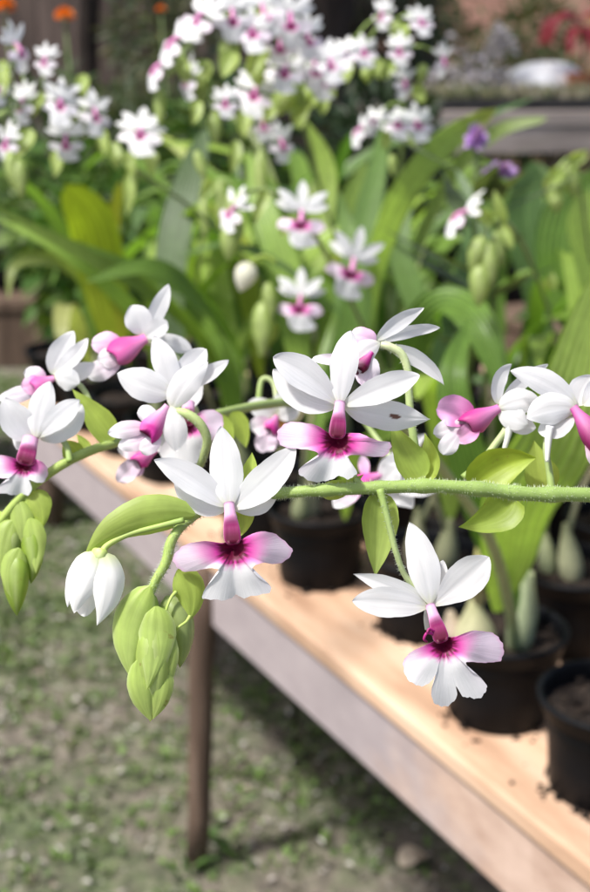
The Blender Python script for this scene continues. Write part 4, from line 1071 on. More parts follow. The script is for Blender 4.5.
# ================================================================ BLURRED FLOWER SPRAYS BEHIND
OUT = [(p[0] / 50, p[1] / 50) for p in [(7, -8), (13, -9), (27, -14), (38, -14), (48, -12), (56, -6), (57, 4), (50, 15), (40, 18), (28, 16), (25, 20), (35, 30), (42, 42), (34, 52), (22, 52), (12, 42), (10, 54), (-2, 60), (-12, 52), (-14, 38), (-24, 40), (-36, 26), (-30, 17), (-44, 16), (-55, 8), (-56, -4), (-48, -12), (-34, -13), (-20, -11), (-9, -9)]]
def gflower(root, x, y, d, s, yaw=0, roll=0, pitch=0, fade=None):
    rot = Matrix.Rotation(R(roll), 3, 'Z') @ Matrix.Rotation(R(yaw), 3, 'Y') @ Matrix.Rotation(R(pitch), 3, 'X')
    s *= .88
    def Mf(v):
        q = rot @ Vector(v)
        return P(x + s * q.x, y + s * q.y, d - s * q.z * d / FPX)
    mb = MB()
    j = lambda a=.12: random.uniform(-a, a)
    for (tx, ty, tz, w) in ((-1.3, -.25, -.35, .44), (1.3, -.25, -.35, .44), (-1.1, -.9, -.05, .48), (1.1, -.9, -.05, .48), (0, -1.4, -.2, .5)):
        petal(mb, Mf, base=(tx * .06, ty * .06, 0), tip=(tx + j(), ty + j(), tz + j(.2)), w=w, bend=(0, 0, .12), cup=.14 * random.choice((-1, 1)), nu=9, nv=5, a=.85, b=.85, c0=(.87, .87, .865), c1=(.87, .87, .87))
    fl = mb.build('flower', 'petal', root)
    mb = MB()
    lip_poly(mb, lambda v: Mf(v + Vector((0, .72, .32))), (0, 0), OUT[::2], .80 if fade is None else .95, zc=0, fade=fade or random.uniform(.15, .6))
    tube(mb, Mf, [(0, 0, 0, .09), (0, .3, .22, .12), (0, .62, .38, .12)], (.76, .42, .64), mix(PINK, MAG, random.uniform(.2, .7)), n=8, span=3)
    mb.build('lip', 'lip', fl)
    return fl
def spray(label, stem, flowers, buds=(), bracts=(), d=1.3, hang=True, white_buds=()):
    b = stem[0]
    root = thing('orchid_spray', P(b[0], b[1], b[2]), label, 'orchid', 'white orchid sprays blurred in the background')
    f = lambda v: P(*v)
    mb = MB()
    c = catmull(stem, 6)
    pts = [P(q[0], q[1], q[2]) for q in c]
    tube_on(mb, pts, [.0026] * len(pts), [mix((.20, .25, .12), (.30, .40, .12), i / len(pts)) for i in range(len(pts))], 8)
    pp = [(q[0], q[1]) for q in c]
    for fl in flowers:
        x, y, s = fl[:3]
        i = min(range(len(pp)), key=lambda k: (pp[k][0] - x) ** 2 + (pp[k][1] - y + 12) ** 2)
        dd = c[i][2] + random.uniform(-.02, .02) - .015
        q = P(x, y, dd + .01)
        tube_on(mb, [pts[i], pts[i].lerp(q, .5) + Vector((0, 0, .006)), q], [.0014] * 3, [STEM] * 3, 6)
        gflower(root, x, y, dd, s, *fl[3:])
    mb.build('stem', 'stem', root)
    def near(x, y):
        i = min(range(len(pp)), key=lambda k: (pp[k][0] - x) ** 2 + (pp[k][1] - y) ** 2)
        return c[i][2]
    for (x0, y0, x1, y1, w) in buds:
        mb = MB(); bud(mb, PX(near(x0, y0)), (x0, y0, 0), (x1, y1, 0), w, c0=(.33, .44, .11), c1=(.40, .50, .17), n=12, m=12)
        mb.build('bud', 'bract', root)
    for (x0, y0, x1, y1, w) in white_buds:
        mb = MB(); bud(mb, PX(near(x0, y0)), (x0, y0, 0), (x1, y1, 0), w, c0=(.62, .62, .48), c1=(.80, .78, .70), n=12, m=12)
        tube(mb, PX(near(x0, y0)), [(x0, y0, 0, 2), (x0 + 14, y0 - 6, 0, 2), (x0 + 26, y0, 0, 2)], BRACT)
        mb.build('bud', 'petal', root)
    for (x0, y0, x1, y1, w) in bracts:
        bract(root, near(x0, y0) - .01, base=(x0, y0, 0), tip=(x1, y1, 6), w=w, bend=(random.uniform(-5, 5), random.uniform(-3, 3), 8), nu=10, nv=7, cup=.4, c0=(.33, .44, .11), c1=(.40, .50, .16), roll=random.uniform(-20, 20))
    return root
spray('blurred orchid spray of white blooms clustered just below the two big marigolds',
      [(296, 350, 2.0), (262, 280, 1.85), (200, 215, 1.7), (140, 172, 1.5), (90, 130, 1.35), (48, 105, 1.25), (10, 110, 1.2), (-20, 130, 1.18)],
      [(14, 42, 21, 60, -10), (46, 56, 13, -30), (24, 98, 17, -50), (60, 98, 20, 10, 10, 25), (94, 108, 19, 30, 15, 20), (66, 134, 18, -5, 0, -20), (141, 128, 22, 0, 5, 32), (8, 138, 15, -40), (-6, 78, 18, 20)],
      buds=[(18, 158, 22, 200, 17), (10, 150, 14, 190, 14)], bracts=[(40, 92, 32, 118, 14), (84, 74, 86, 98, 12), (112, 142, 118, 172, 13), (56, 150, 54, 178, 12), (128, 152, 136, 176, 12), (102, 130, 104, 158, 12), (150, 150, 152, 178, 13), (2, 60, 0, 100, 14), (30, 128, 14, 160, 16), (130, 172, 126, 216, 12)])
spray('blurred arching orchid spray, the densest cluster of white blooms before the dark trunk',
      [(378, 350, 2.1), (352, 290, 2.0), (330, 220, 1.85), (310, 150, 1.65), (296, 80, 1.45), (268, 26, 1.35), (225, 16, 1.3), (188, 45, 1.28), (170, 75, 1.27)],
      [(203, 12, 20, -40, 20), (232, 8, 22, 10), (262, 4, 22, 0, -10), (290, 12, 23, 10), (180, 36, 22, -65, 25), (163, 62, 20, -70, 20), (190, 74, 17, -60), (252, 26, 19, 5, 0, 20), (280, 36, 20, 20, 0, -25), (306, 30, 19, 30), (286, 66, 20, 0, 10, 25), (314, 60, 20, 20), (226, 98, 13, -10), (256, 88, 20, 0, 15, 20), (262, 120, 14, 20), (280, 138, 16, 40), (330, 58, 18, 10, 0, 20), (322, 74, 17, -15)],
      buds=[(204, 62, 200, 108, 17), (214, 110, 216, 145, 15), (160, 88, 160, 128, 12), (232, 38, 226, 66, 22), (292, 80, 278, 116, 24), (258, 62, 258, 88, 18), (196, 150, 206, 182, 11), (260, 150, 262, 210, 14)],
      bracts=[(234, 52, 222, 78, 18), (272, 96, 262, 124, 18), (304, 84, 306, 112, 16), (196, 100, 192, 126, 12), (262, 6, 250, 30, 16), (318, 90, 322, 116, 14), (246, 108, 244, 140, 14), (330, 76, 336, 98, 12), (206, 60, 190, 92, 20), (312, 84, 292, 122, 26), (262, 44, 246, 76, 20), (236, 140, 232, 175, 12), (296, 100, 300, 130, 18), (182, 58, 192, 90, 12)])
spray('blurred orchid spray of small pink throated blooms above the long arched leaf',
      [(392, 380, 1.95), (388, 310, 1.85), (396, 230, 1.7), (402, 150, 1.58), (404, 80, 1.5), (400, 34, 1.46), (386, 10, 1.45)],
      [(383, 10, 13, -40), (420, 18, 13, 20, 0, 20), (346, 50, 14, -20, 0, 20), (363, 48, 14, 10, 0, 20), (400, 46, 13, -10), (404, 78, 14, 50, 15), (443, 56, 14, 60, 15), (363, 126, 15, -65, 20), (376, 118, 13, -40, 10, 20), (398, 120, 15, 0, 0, 25), (416, 120, 16, 15, 0, 25)],
      buds=[(398, 20, 396, 48, 16), (424, 64, 420, 84, 12), (366, 66, 368, 84, 12), (392, 154, 394, 178, 9)], bracts=[(350, 62, 346, 84, 13), (378, 58, 380, 80, 12), (416, 84, 424, 104, 12), (388, 130, 384, 152, 12), (410, 132, 416, 150, 10), (392, 60, 384, 80, 12), (404, 24, 408, 40, 10)])
spray('blurred orchid spray of three magenta throated blooms with a plump white bud',
      [(398, 430, 1.55), (386, 380, 1.5), (360, 320, 1.4), (330, 262, 1.32), (300, 212, 1.26), (272, 192, 1.24), (244, 192, 1.22), (232, 206, 1.22)],
      [(302, 210, 24, 0, 4, 0, .8), (354, 258, 26, 15, 18, 0, .9), (301, 295, 23, -8, 3, 0, 1.), (236, 206, 18, -50, 20)],
      buds=[(232, 222, 228, 262, 20), (264, 300, 262, 358, 22), (240, 214, 234, 250, 14), (268, 282, 272, 320, 14)], white_buds=[(250, 262, 240, 292, 22)],
      bracts=[(290, 216, 280, 236, 14), (268, 190, 254, 226, 12), (340, 262, 326, 250, 12), (272, 320, 258, 356, 18)])
spray('blurred orchid spray with one side-on bloom and a drooping green bud cluster',
      [(560, 365, 1.75), (548, 310, 1.65), (528, 256, 1.5), (510, 226, 1.4), (494, 222, 1.36), (484, 234, 1.34), (482, 250, 1.34)],
      [],
      buds=[(484, 236, 470, 272, 20), (490, 240, 490, 290, 18), (482, 262, 478, 308, 22), (496, 230, 502, 268, 12)], bracts=[(494, 224, 476, 206, 14), (500, 226, 512, 250, 12), (548, 290, 552, 272, 12), (504, 224, 494, 190, 12)])
rt = COL.objects.get('orchid_spray.006')
fl = gflower(rt, 468, 210, 1.34, 22, -72, 35)
mb = MB(); tube(mb, PX(1.345), [(468, 210, 0, 2), (484, 208, 0, 2), (496, 222, 0, 2.2)], STEM); mb.build('pedicel', 'stem', rt)
spray('blurred green bud spray at the right edge, no bloom open yet', [(600, 330, 1.95), (590, 260, 1.9), (580, 190, 1.8), (570, 160, 1.75), (556, 170, 1.72)], [],
      buds=[(562, 168, 550, 205, 22), (570, 162, 574, 200, 18), (556, 190, 556, 214, 16)], bracts=[(570, 160, 588, 150, 12), (560, 170, 544, 190, 14)])
spray('blurred tall green bud stem near the left, bending over beside the yellow leaf', [(200, 380, 2.0), (196, 300, 1.9), (202, 230, 1.8), (204, 196, 1.75), (220, 180, 1.72), (234, 186, 1.72)], [],
      buds=[(126, 190, 128, 232, 13)] and [(204, 196, 206, 240, 14), (220, 180, 222, 226, 13), (232, 190, 228, 240, 16)], bracts=[(214, 180, 200, 200, 12)])

# ================================================================ GARDEN BEHIND
def clump(name, label, cat, px, d, top_y, wid, col, nl, ll, lw, trunk=True, group=None, seed=0, depth=None, colv=.35, droop=.3, lobes=7):
    """shrub rooted on the ground: stems, and a crown of many leaves gathered in uneven clumps"""
    rnd = random.Random(seed + int(px))
    c = P(px, top_y, d); H = max(.3, c.z) * 1.1; c = Vector((c.x, c.y, 0))
    root = thing(name, c, label, cat, group)
    depth = depth or wid
    cl = []
    for k in range(lobes):
        a = rnd.uniform(0, 6.28); r = rnd.uniform(.15, .75) * wid * .5
        zz_ = H * rnd.uniform(.35, .86)
        cl.append((c + Vector((r * math.cos(a), r * math.sin(a) * depth / wid, zz_)), wid * rnd.uniform(.18, .30), rnd.uniform(1 - colv, 1 + colv)))
    mb = MB()
    for k in range(5):
        a = cl[k % len(cl)][0]
        p0 = c + Vector((rnd.uniform(-.03, .03), rnd.uniform(-.03, .03), 0))
        tube_on(mb, [p0, p0.lerp(a, .5) + Vector((rnd.uniform(-.04, .04), 0, .03)), a], [.012, .008, .003], [(.10, .075, .05)] * 3, 7)
    mb.build('stem', 'bulb', root)
    mb = MB()
    for k in range(nl):
        q, r, cv = cl[rnd.randrange(len(cl))]
        v = Vector((rnd.gauss(0, 1), rnd.gauss(0, 1), rnd.gauss(0, 1))).normalized() * r * rnd.random() ** .4
        v.z *= 1.25
        p = q + v
        if p.z < .03: p.z = .03 + rnd.random() * .05
        dr = (v.normalized() + Vector((rnd.uniform(-.6, .6), rnd.uniform(-.6, .6), rnd.uniform(-.7, .5) - droop))).normalized()
        sd = dr.cross(Vector((rnd.uniform(-1, 1), rnd.uniform(-1, 1), rnd.uniform(-1, 1)))).normalized()
        nn = sd.cross(dr)
        l = ll * rnd.uniform(.6, 1.25); w = lw * rnd.uniform(.7, 1.2)
        f = cv * rnd.uniform(.75, 1.3)
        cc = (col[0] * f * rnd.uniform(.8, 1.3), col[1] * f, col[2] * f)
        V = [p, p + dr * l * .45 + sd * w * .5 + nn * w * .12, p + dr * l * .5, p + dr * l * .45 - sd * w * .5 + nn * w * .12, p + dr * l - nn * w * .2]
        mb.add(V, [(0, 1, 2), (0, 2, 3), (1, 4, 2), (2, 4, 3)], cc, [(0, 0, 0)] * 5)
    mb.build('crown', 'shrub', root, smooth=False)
    return root
GS = 'shrubs behind the orchids'
clump('shrub', 'bright green bushy plant behind the upper left orchid blooms', 'shrub', 125, 3.0, 34, .62, (.085, .17, .03), 2600, .07, .024, seed=1)
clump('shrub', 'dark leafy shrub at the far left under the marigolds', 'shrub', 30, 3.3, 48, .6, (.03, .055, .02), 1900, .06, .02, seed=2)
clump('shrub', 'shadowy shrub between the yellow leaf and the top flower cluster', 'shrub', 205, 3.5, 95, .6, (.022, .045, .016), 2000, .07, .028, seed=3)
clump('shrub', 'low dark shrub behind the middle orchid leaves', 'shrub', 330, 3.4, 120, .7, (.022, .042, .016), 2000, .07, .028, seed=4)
clump('shrub', 'dark green needle leaved shrub at the top, right of the dark trunk', 'shrub', 402, 5.2, -30, .75, (.06, .095, .05), 3600, .05, .012, seed=5, lobes=12)
clump('shrub', 'greyish brown twiggy shrub against the dark trunk at the top', 'shrub', 365, 5.0, 0, .5, (.11, .105, .07), 1600, .06, .018, seed=6)
clump('shrub', 'olive shrub in front of the terracotta wall at the top right', 'shrub', 478, 6.6, -10, .9, (.11, .13, .055), 2600, .08, .025, seed=7, lobes=9)
clump('hedge', 'clipped green hedge below the terracotta wall', 'hedge', 545, 7.2, 62, 1.6, (.10, .15, .06), 4200, .06, .03, seed=8, lobes=26, depth=.5)
clump('shrub', 'feathery green shrub in front of the plank fence near the dark post', 'shrub', 100, 4.2, 4, .55, (.09, .125, .06), 2200, .08, .02, seed=9)
clump('shrub', 'grey green wispy shrub against the plank fence left of the top cluster', 'shrub', 158, 4.6, -15, .6, (.11, .13, .07), 2200, .08, .022, seed=10)
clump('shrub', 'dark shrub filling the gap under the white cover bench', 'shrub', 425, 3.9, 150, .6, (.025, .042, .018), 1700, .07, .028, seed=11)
clump('shrub', 'deep green shrub beyond the right bench end', 'shrub', 602, 4.0, 190, .5, (.03, .06, .018), 1900, .09, .04, seed=12)
# marigolds
def marigold(px, py, d, label, r):
    c = P(px, py, d)
    root = thing('marigold', (c.x, c.y, 0), label, 'flower', 'orange marigolds before the fence')
    mb = MB(); tube_on(mb, [Vector((c.x + .03, c.y, 0)), Vector((c.x + .02, c.y, c.z * .5)), c], [.006, .005, .003], [(.1, .15, .04)] * 3, 8)
    mb.build('stem', 'stem', root)
    mb = MB()
    for k in range(70):
        u = random.random(); a = random.uniform(0, 6.28)
        el = math.asin(max(-.2, 1 - 1.2 * u))
        dr = Vector((math.cos(a) * math.cos(el), math.sin(a) * math.cos(el), math.sin(el)))
        s = dr.orthogonal().normalized(); n_ = dr.cross(s)
        p = c + dr * r * .25; q = c + dr * r
        mb.add([p, q * .6 + p * .4 + s * r * .3, q + n_ * r * .1, q * .6 + p * .4 - s * r * .3], [(0, 1, 2, 3)], (.80, .22 + random.uniform(-.05, .05), .012), [(0, 0, 0)] * 4)
    mb.build('flower_head', 'shrub', root)
    mb = MB()
    for k in range(16):
        z = c.z * random.uniform(.4, .93); a = random.uniform(0, 6.28); o = Vector((c.x + .015, c.y, z))
        dr = Vector((math.cos(a), math.sin(a), .3)); s = dr.cross(Vector((0, 0, 1))).normalized()
        mb.add([o, o + dr * .04 + s * .012, o + dr * .09, o + dr * .04 - s * .012], [(0, 1, 2, 3)], (.07, .12, .03), [(0, 0, 0)] * 4)
    mb.build('foliage', 'shrub', root)
marigold(65, 17, 3.0, 'orange marigold head standing clear against the brown fence', .024)
marigold(5, 8, 3.0, 'orange marigold head half cut by the left picture edge', .026)
marigold(161, 10, 3.6, 'small reddish orange marigold far back beside the top flower cluster', .014)
# purple heads
def purple(px, py, d, label, rx, ry):
    c = P(px, py, d)
    foot = (c - E0); s_, t_ = foot.dot(ED), foot.dot(NB)
    z0 = .616
    foot_ = W(.44, .27, z0) + Vector((random.uniform(-.02, .02), random.uniform(-.02, .02), 0))
    root = thing('purple_flower', foot_, label, 'flower', 'purple flower heads')
    mb = MB(); tube_on(mb, [foot_, foot_.lerp(c, .5) + Vector((.01, 0, .02)), c], [.004, .004, .003], [(.1, .15, .04)] * 3, 8); mb.build('stem', 'stem', root)
    mb = MB(); k0 = d / FPX
    for k in range(90):
        a = random.uniform(0, 6.28); e = random.uniform(-.6, 1.2)
        dr = Vector((math.cos(a) * math.cos(e) * rx, math.sin(a) * math.cos(e) * rx, math.sin(e) * ry)) * k0
        s = dr.orthogonal().normalized() * k0 * 2.2
        mb.add([c, c + dr * .6 + s, c + dr * random.uniform(.8, 1.1), c + dr * .6 - s], [(0, 1, 2, 3)], mix((.42, .20, .66), (.66, .46, .84), random.random()), [(0, 0, 0)] * 4)
    mb.build('flower_head', 'shrub', root)
    mb = MB()
    for k in range(10):
        z = z0 + (c.z - z0) * random.uniform(.5, .95); a = random.uniform(0, 6.28); o = foot_.lerp(c, (z - z0) / (c.z - z0))
        dr = Vector((math.cos(a), math.sin(a), .5)); s = dr.cross(Vector((0, 0, 1))).normalized()
        mb.add([o, o + dr * .05 + s * .014, o + dr * .11, o + dr * .05 - s * .014], [(0, 1, 2, 3)], (.10, .14, .06), [(0, 0, 0)] * 4)
    mb.build('foliage', 'shrub', root)
purple(476, 140, 1.44, 'deep purple flower head under the arched leaf', 13, 19)
purple(500, 172, 1.47, 'spiky lilac purple flower head in front of the brick pillar', 19, 13)
# clay pot and blush bowl on the brown bench behind
c = onz(468, 236, ZB)
t = thing('clay_pot', c, 'small orange clay pot below the brick pillar', 'pot')
pot_at(c, r=.062, h=.15, mat='clay', root=t)
mb = MB(); lathe(mb, c + Vector((0, 0, .12)), [(.001, .006), (.03, .002), (.055, 0)], n=24); mb.build('soil', 'soil', t)
c = onz(566, 280, ZB)
t = thing('bowl', c, 'pale blush bowl among dark leaves at the right edge', 'bowl')
mb = MB(); lathe(mb, c, [(.001, .004), (.028, .004), (.03, 0), (.034, .004), (.042, .028), (.047, .05), (.0475, .056), (.044, .057), (.041, .05), (.032, .02), (.001, .012)], n=40)
o = mb.build('bowl_body', 'blush', t)
# seedling tray, watering can, white cover and red plant on the grey bench
def on_grey(u, v): return Vector((.30, 4.50, .957)) + ER * u + EB * v
t = thing('seedling_tray', on_grey(.6, .2), 'long black tray of pale seedlings along the front of the grey bench', 'tray')
mb = MB()
o = on_grey(.08, .04); L = 1.35; D = .3
box_on(mb, o, ER * L, EB * .012, Vector((0, 0, .04))); box_on(mb, o + EB * (D - .012), ER * L, EB * .012, Vector((0, 0, .04)))
box_on(mb, o + EB * .0125, ER * .012, EB * (D - .025), Vector((0, 0, .04))); box_on(mb, o + ER * (L - .012) + EB * .0125, ER * .012, EB * (D - .025), Vector((0, 0, .04)))
box_on(mb, o + EB * .0125 + ER * .0125, ER * (L - .025), EB * (D - .025), Vector((0, 0, .028)))
flat(mb, 'tray', 'tray', t, .002)
mb = MB()
for k in range(420):
    p = o + ER * random.uniform(.03, L - .03) + EB * random.uniform(.03, D - .03) + Vector((0, 0, .026))
    cc = random.choice([(.30, .30, .20), (.38, .34, .27), (.20, .24, .12), (.46, .42, .34)])
    h = random.uniform(.03, .075)
    for q in range(4):
        a = random.uniform(0, 6.28); dr = Vector((math.cos(a) * .5, math.sin(a) * .5, 1)).normalized(); s = dr.cross(Vector((math.sin(a), .3, .1))).normalized()
        mb.add([p, p + dr * h * .6 + s * .007, p + dr * h, p + dr * h * .6 - s * .007], [(0, 1, 2, 3)], cc, [(0, 0, 0)] * 4)
o2 = mb.build('seedlings', 'shrub', t); o2['kind'] = 'stuff'
# pale lilac flowering plant
def lilac_plant():
    c0 = on_grey(.42, .42)
    t = thing('flowering_plant', c0, 'pale lilac flowering plant standing on the grey bench beside the white cover', 'potted plant')
    pot_at(c0, .055, .07, 'lilac_plastic', t)
    arms = [[(0, 0, .06), (.02, 0, .15), (.05, 0, .22), (.11, 0, .20)], [(0, 0, .06), (-.05, 0, .11), (-.13, 0, .12), (-.19, 0, .10)], [(0, 0, .06), (.06, 0, .09), (.10, .02, .08), (.12, .02, .03)], [(0, 0, .07), (-.03, 0, .15), (-.06, 0, .21), (-.08, 0, .235)], [(0, 0, .06), (-.02, -.03, .09), (-.04, -.05, .07), (-.05, -.06, .03)], [(0, 0, .06), (.05, 0, .17), (.10, 0, .235), (.055, 0, .255)]]
    mb = MB(); mf = MB()
    for k, arm in enumerate(arms):
        c = [c0 + Vector(q) for q in catmull(arm, 6)]
        tube_on(mb, c, [.004] * len(c), [(.16, .15, .10)] * len(c), 6)
        for j in range(95 if k != 3 else 22):
            q = c[random.randrange(len(c) // 4, len(c))] + Vector((random.gauss(0, .017), random.gauss(0, .02), random.gauss(0, .016)))
            dr = Vector((random.gauss(0, 1), random.gauss(0, 1) - .6, random.gauss(0, 1))).normalized(); sd = dr.orthogonal().normalized(); l = random.uniform(.018, .034)
            cc = random.choice([(.62, .57, .66), (.70, .66, .72), (.52, .47, .56), (.66, .62, .66)])
            mf.add([q, q + dr * l * .6 + sd * l * .4, q + dr * l, q + dr * l * .6 - sd * l * .4], [(0, 1, 2, 3)], cc, [(0, 0, 0)] * 4)
    mb.build('stem', 'bulb', t); mf.build('blossom', 'shrub', t, smooth=False)
lilac_plant()
c0 = on_grey(.70, .49)
t = thing('plastic_cover', c0, 'crumpled white plastic cover lying on the grey bench', 'cover')
mb = MB(); V = []; F = []; n = 40
for i in range(13):
    e = i / 12
    for k in range(n):
        a = 6.28318 * k / n
        r = 1 + .05 * math.sin(3 * a + 1) + .04 * math.sin(7 * a)
        rr = math.sin(e * 1.5708) ** .8
        V.append(c0 + Vector((  .165 * rr * r * math.cos(a), .12 * rr * r * math.sin(a), .135 * max(0, math.cos(e * 1.5708)) ** .75 * (1 + .08 * math.sin(4 * a + e * 5)) + .003)))
for i in range(12):
    for k in range(n): F.append((i * n + k, (i + 1) * n + k, (i + 1) * n + (k + 1) % n, i * n + (k + 1) % n))
mb.add(V, F, (.8, .8, .8)); mb.build('sheet', 'white_plastic', t)
def red_plant():
    c0 = on_grey(.80, .36)
    t = thing('red_leaved_plant', c0, 'plant with drooping dark red strap leaves at the top right corner', 'potted plant')
    pot_at(c0, .06, .11, 'clay', t)
    mb = MB(); top = c0 + Vector((-.02, -.02, .30)); tube_on(mb, [c0 + Vector((0, 0, .08)), c0 + Vector((0, 0, .2)), top], [.007, .006, .005], [(.2, .1, .06)] * 3, 8); mb.build('stem', 'bulb', t)
    for k in range(13):
        a = k * 2.4; d = Vector((math.cos(a), math.sin(a), 0)); L = random.uniform(.13, .2); o = top - Vector((0, 0, .02 * (k % 4)))
        up_ = random.uniform(-.1, .5)
        mb = MB(); cc = (.30, .025, .045) if k % 5 else (.55, .42, .05)
        leaf_strip(mb, [o, o + d * L * .35 + Vector((0, 0, L * .3 * up_ + .01)), o + d * L * .7 + Vector((0, 0, -.01)), o + d * L * .85 + Vector((0, 0, -L * .5))], .036, Vector((0, -.3, 1)), col=cc, col2=mix(cc, (.5, .08, .1), .4), nv=9, span=4, pleat=1)
        mb.build('leaf', 'leaf', t)
red_plant()
# fence, trunks, wall
t = thing('plank_fence', (-1.0, 5.6, 0), 'brown upright plank fence across the top left', 'fence')
x = -2.6
while x < .55:
    wd = random.uniform(.09, .13)
    mb = MB(); box_on(mb, Vector((x, 5.6 + random.uniform(-.012, .012), .02)), Vector((wd, 0, 0)), Vector((0, .022, 0)), Vector((0, 0, 1.75 + random.uniform(-.05, .05))))
    flat(mb, 'plank', 'fence', t, .003); x += wd + random.uniform(.008, .03)
for z in (.5, 1.35):
    mb = MB(); box_on(mb, Vector((-2.6, 5.66, z)), Vector((3.2, 0, 0)), Vector((0, .04, 0)), Vector((0, 0, .08))); flat(mb, 'rail', 'fence', t)
def trunk(px, d, r, H, label):
    c = P(px, 40, d); c = Vector((c.x, c.y, 0))
    t = thing('tree', c, label, 'tree')
    mb = MB(); n = 12
    pts = [c + Vector((.03 * math.sin(i * .9), .02 * math.cos(i), H * i / n)) for i in range(n + 1)]
    tube_on(mb, pts, [r * (1.25 - .4 * i / n) * random.uniform(.95, 1.05) if i else r * 1.5 for i in range(n + 1)], [(.1, .1, .1)] * (n + 1), 18); mb.build('trunk', 'bark', t)
    mb = MB()
    for k in range(6):
        a = k * 1.05 + .4; d_ = Vector((math.cos(a), math.sin(a), .7)); p = pts[-1 - k % 4]
        tube_on(mb, [p, p + d_ * .4, p + d_ * .9 + Vector((0, 0, .2))], [r * .4, r * .25, r * .08], [(.1, .1, .1)] * 3, 8)
    mb.build('limb', 'bark', t)
    mb = MB()
    for k in range(1400):
        a = random.uniform(0, 6.28); q = random.uniform(.2, 1.2); p = c + Vector((q * math.cos(a), q * math.sin(a), H + random.uniform(-.1, 1.2)))
        dr = Vector((random.uniform(-1, 1), random.uniform(-1, 1), random.uniform(-1, .3))).normalized(); s = dr.orthogonal().normalized() * .03
        mb.add([p, p + dr * .06 + s, p + dr * .13, p + dr * .06 - s], [(0, 1, 2, 3)], (.05, .08, .03), [(0, 0, 0)] * 4)
    mb.build('crown', 'shrub', t, smooth=False)
trunk(322, 4.9, .14, 2.5, 'thick nearly black tree trunk at the top middle')
trunk(93, 5.1, .04, 2.4, 'slim dark tree trunk before the fence at the top left')
t = thing('garden_wall', (2.0, 8.6, 0), 'pinkish terracotta rendered wall across the top right', 'wall')
mb = MB(); box_on(mb, Vector((.2, 8.5, 0)), Vector((6, -.6, 0)), Vector((.02, .2, 0)), Vector((0, 0, 2.3))); flat(mb, 'wall_face', 'terracotta', t, .01)
mb = MB(); box_on(mb, Vector((.18, 8.46, 2.302)), Vector((6.05, -.6, 0)), Vector((.02, .28, 0)), Vector((0, 0, .06))); flat(mb, 'coping', 'terracotta', t, .01)
t = thing('boundary_wall', (0, 14, 0), 'dull brown boundary wall far behind the whole garden', 'wall')
mb = MB(); box_on(mb, Vector((-9, 13, 0)), Vector((18, 0, 0)), Vector((0, .25, 0)), Vector((0, 0, 2.6))); flat(mb, 'wall_face', 'fence', t, .01)

# ================================================================ GROUND
mb = MB()
n = 90
V = []; F = []
def gx(i): u = i / n * 2 - 1; return 60 * u * (abs(u) ** 2.2) if abs(u) > 0 else 0
for j in range(n + 1):
    for i in range(n + 1):
        x, y = gx(i), gx(j) + 1.5
        near_ = math.exp(-((x) ** 2 + (y - 1.5) ** 2) / 9)
        V.append((x, y, random.uniform(-.012, .0) * near_))
for j in range(n):
    for i in range(n): F.append((j * (n + 1) + i, j * (n + 1) + i + 1, (j + 1) * (n + 1) + i + 1, (j + 1) * (n + 1) + i))
mb.add(V, F, (.2, .2, .2))
o = mb.build('ground', 'ground'); o['kind'] = 'structure'
mb = MB(); ml = MB()
from mathutils import noise as mnoise
def tuft(x, y, k, hh, base):
    for q in range(k):
        a = random.uniform(0, 6.28); sp = random.uniform(.3, 1.2); l = hh * random.uniform(.6, 1.3)
        p = Vector((x + random.uniform(-.015, .015), y + random.uniform(-.015, .015), -.004))
        dr = Vector((math.cos(a) * sp, math.sin(a) * sp, 1)).normalized(); s = Vector((-math.sin(a), math.cos(a), 0)) * random.uniform(.004, .009)
        f = random.uniform(.7, 1.4); cc = (base[0] * f, base[1] * f, base[2] * f)
        mb.add([p, p + dr * l * .55 + s, p + dr * l + Vector((0, 0, -l * .2)), p + dr * l * .55 - s], [(0, 1, 2, 3)], cc, [(0, 0, 0)] * 4)
cnt = 0
while cnt < 11000:
    x = random.uniform(-1.5, 1.1); y = random.uniform(.9, 4.6)
    v = mnoise.noise(Vector((x * 2.2, y * 2.2, 3))) + .6 * mnoise.noise(Vector((x * 7, y * 7, 1)))
    if v < random.uniform(-.7, .5): continue
    cnt += 1
    tuft(x, y, 4, random.uniform(.010, .022), random.choice([(.11, .17, .05), (.085, .13, .04), (.15, .19, .08), (.13, .21, .05)]))
for k in range(3):     # weeds round the foot of the leg
    a = random.uniform(0, 6.28); r = random.uniform(.02, .09); tuft(g.x + r * math.cos(a), g.y + r * math.sin(a), 6, .06, (.08, .15, .04))
o = mb.build('grass', 'shrub', smooth=False); o['kind'] = 'stuff'
for k in range(9000):
    x = random.uniform(-1.5, 1.1); y = random.uniform(.9, 4.6)
    q = random.uniform(.003, .009); a = random.uniform(0, 6.28)
    p = Vector((x, y, random.uniform(0, .006)))
    ax = Vector((math.cos(a), math.sin(a), random.uniform(-.4, .4))) * q; ay = Vector((-math.sin(a), math.cos(a), random.uniform(-.4, .4))) * q * random.uniform(.3, .8)
    cc = random.choice([(.28, .26, .22), (.34, .32, .28), (.18, .15, .12), (.38, .35, .31), (.24, .19, .15), (.44, .42, .38)])
    ml.add([p - ax, p - ay + Vector((0, 0, q * .3)), p + ax, p + ay + Vector((0, 0, q * .5))], [(0, 1, 2, 3)], cc, [(0, 0, 0)] * 4)
o = ml.build('litter', 'bulb', smooth=False); o['kind'] = 'stuff'
q = onz(400, 866, .004)
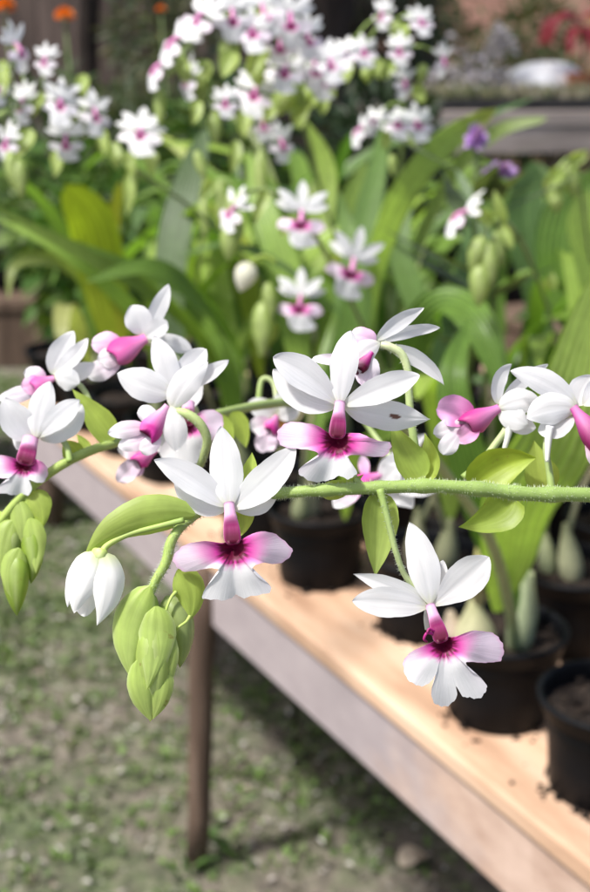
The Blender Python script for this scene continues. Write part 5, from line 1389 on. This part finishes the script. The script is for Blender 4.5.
mb = MB(); leaf_strip(mb, [q, q + Vector((.02, .012, .012)), q + Vector((.045, .02, .004))], .04, Vector((0, 0, 1)), col=(.52, .44, .33), nv=7, span=4, pleat=1)
tag(mb.build('fallen_leaf', 'bulb'), 'pale dry leaf lying on the ground below the orange bench', 'leaf')
# ================================================================ CAMERA, LIGHT
cam = bpy.data.cameras.new('camera'); co = bpy.data.objects.new('camera', cam); COL.objects.link(co)
co.location = CAM; co.rotation_euler = (R(90) - PITCH, 0, 0)
cam.sensor_fit = 'VERTICAL'; cam.sensor_height = 24; cam.lens = FPX / 892 * 24
cam.clip_start = .02; cam.clip_end = 400
cam.dof.use_dof = True; cam.dof.focus_distance = .475; cam.dof.aperture_fstop = 7.2
S.camera = co
EL, AZ = 60, R(-118)          # azimuth measured from +Y towards +X
w = bpy.data.worlds.new('World'); S.world = w; w.use_nodes = True
nt = w.node_tree; nt.nodes.clear()
sk = nt.nodes.new('ShaderNodeTexSky'); sk.sky_type = 'NISHITA'; sk.sun_disc = False
sk.sun_elevation = R(EL); sk.sun_rotation = AZ; sk.dust_density = 3.5; sk.air_density = .75; sk.ozone_density = .4
bg = nt.nodes.new('ShaderNodeBackground'); bg.inputs[1].default_value = .125
ow = nt.nodes.new('ShaderNodeOutputWorld')
nt.links.new(sk.outputs[0], bg.inputs[0]); nt.links.new(bg.outputs[0], ow.inputs[0])
sun = bpy.data.lights.new('sun', 'SUN'); so = bpy.data.objects.new('sun', sun); COL.objects.link(so)
sun.energy = 3.4; sun.angle = R(6); sun.color = (1, .975, .94)
to = Vector((math.sin(AZ) * math.cos(R(EL)), math.cos(AZ) * math.cos(R(EL)), math.sin(R(EL))))
so.rotation_euler = to.to_track_quat('Z', 'Y').to_euler()
S.view_settings.view_transform = 'Standard'; S.view_settings.look = 'None'
S.view_settings.exposure = .84; S.view_settings.gamma = 1
S.view_settings.use_curve_mapping = False
S.render.engine = 'CYCLES'
S.cycles.use_denoising = True
S.cycles.max_bounces = 8; S.cycles.transmission_bounces = 6
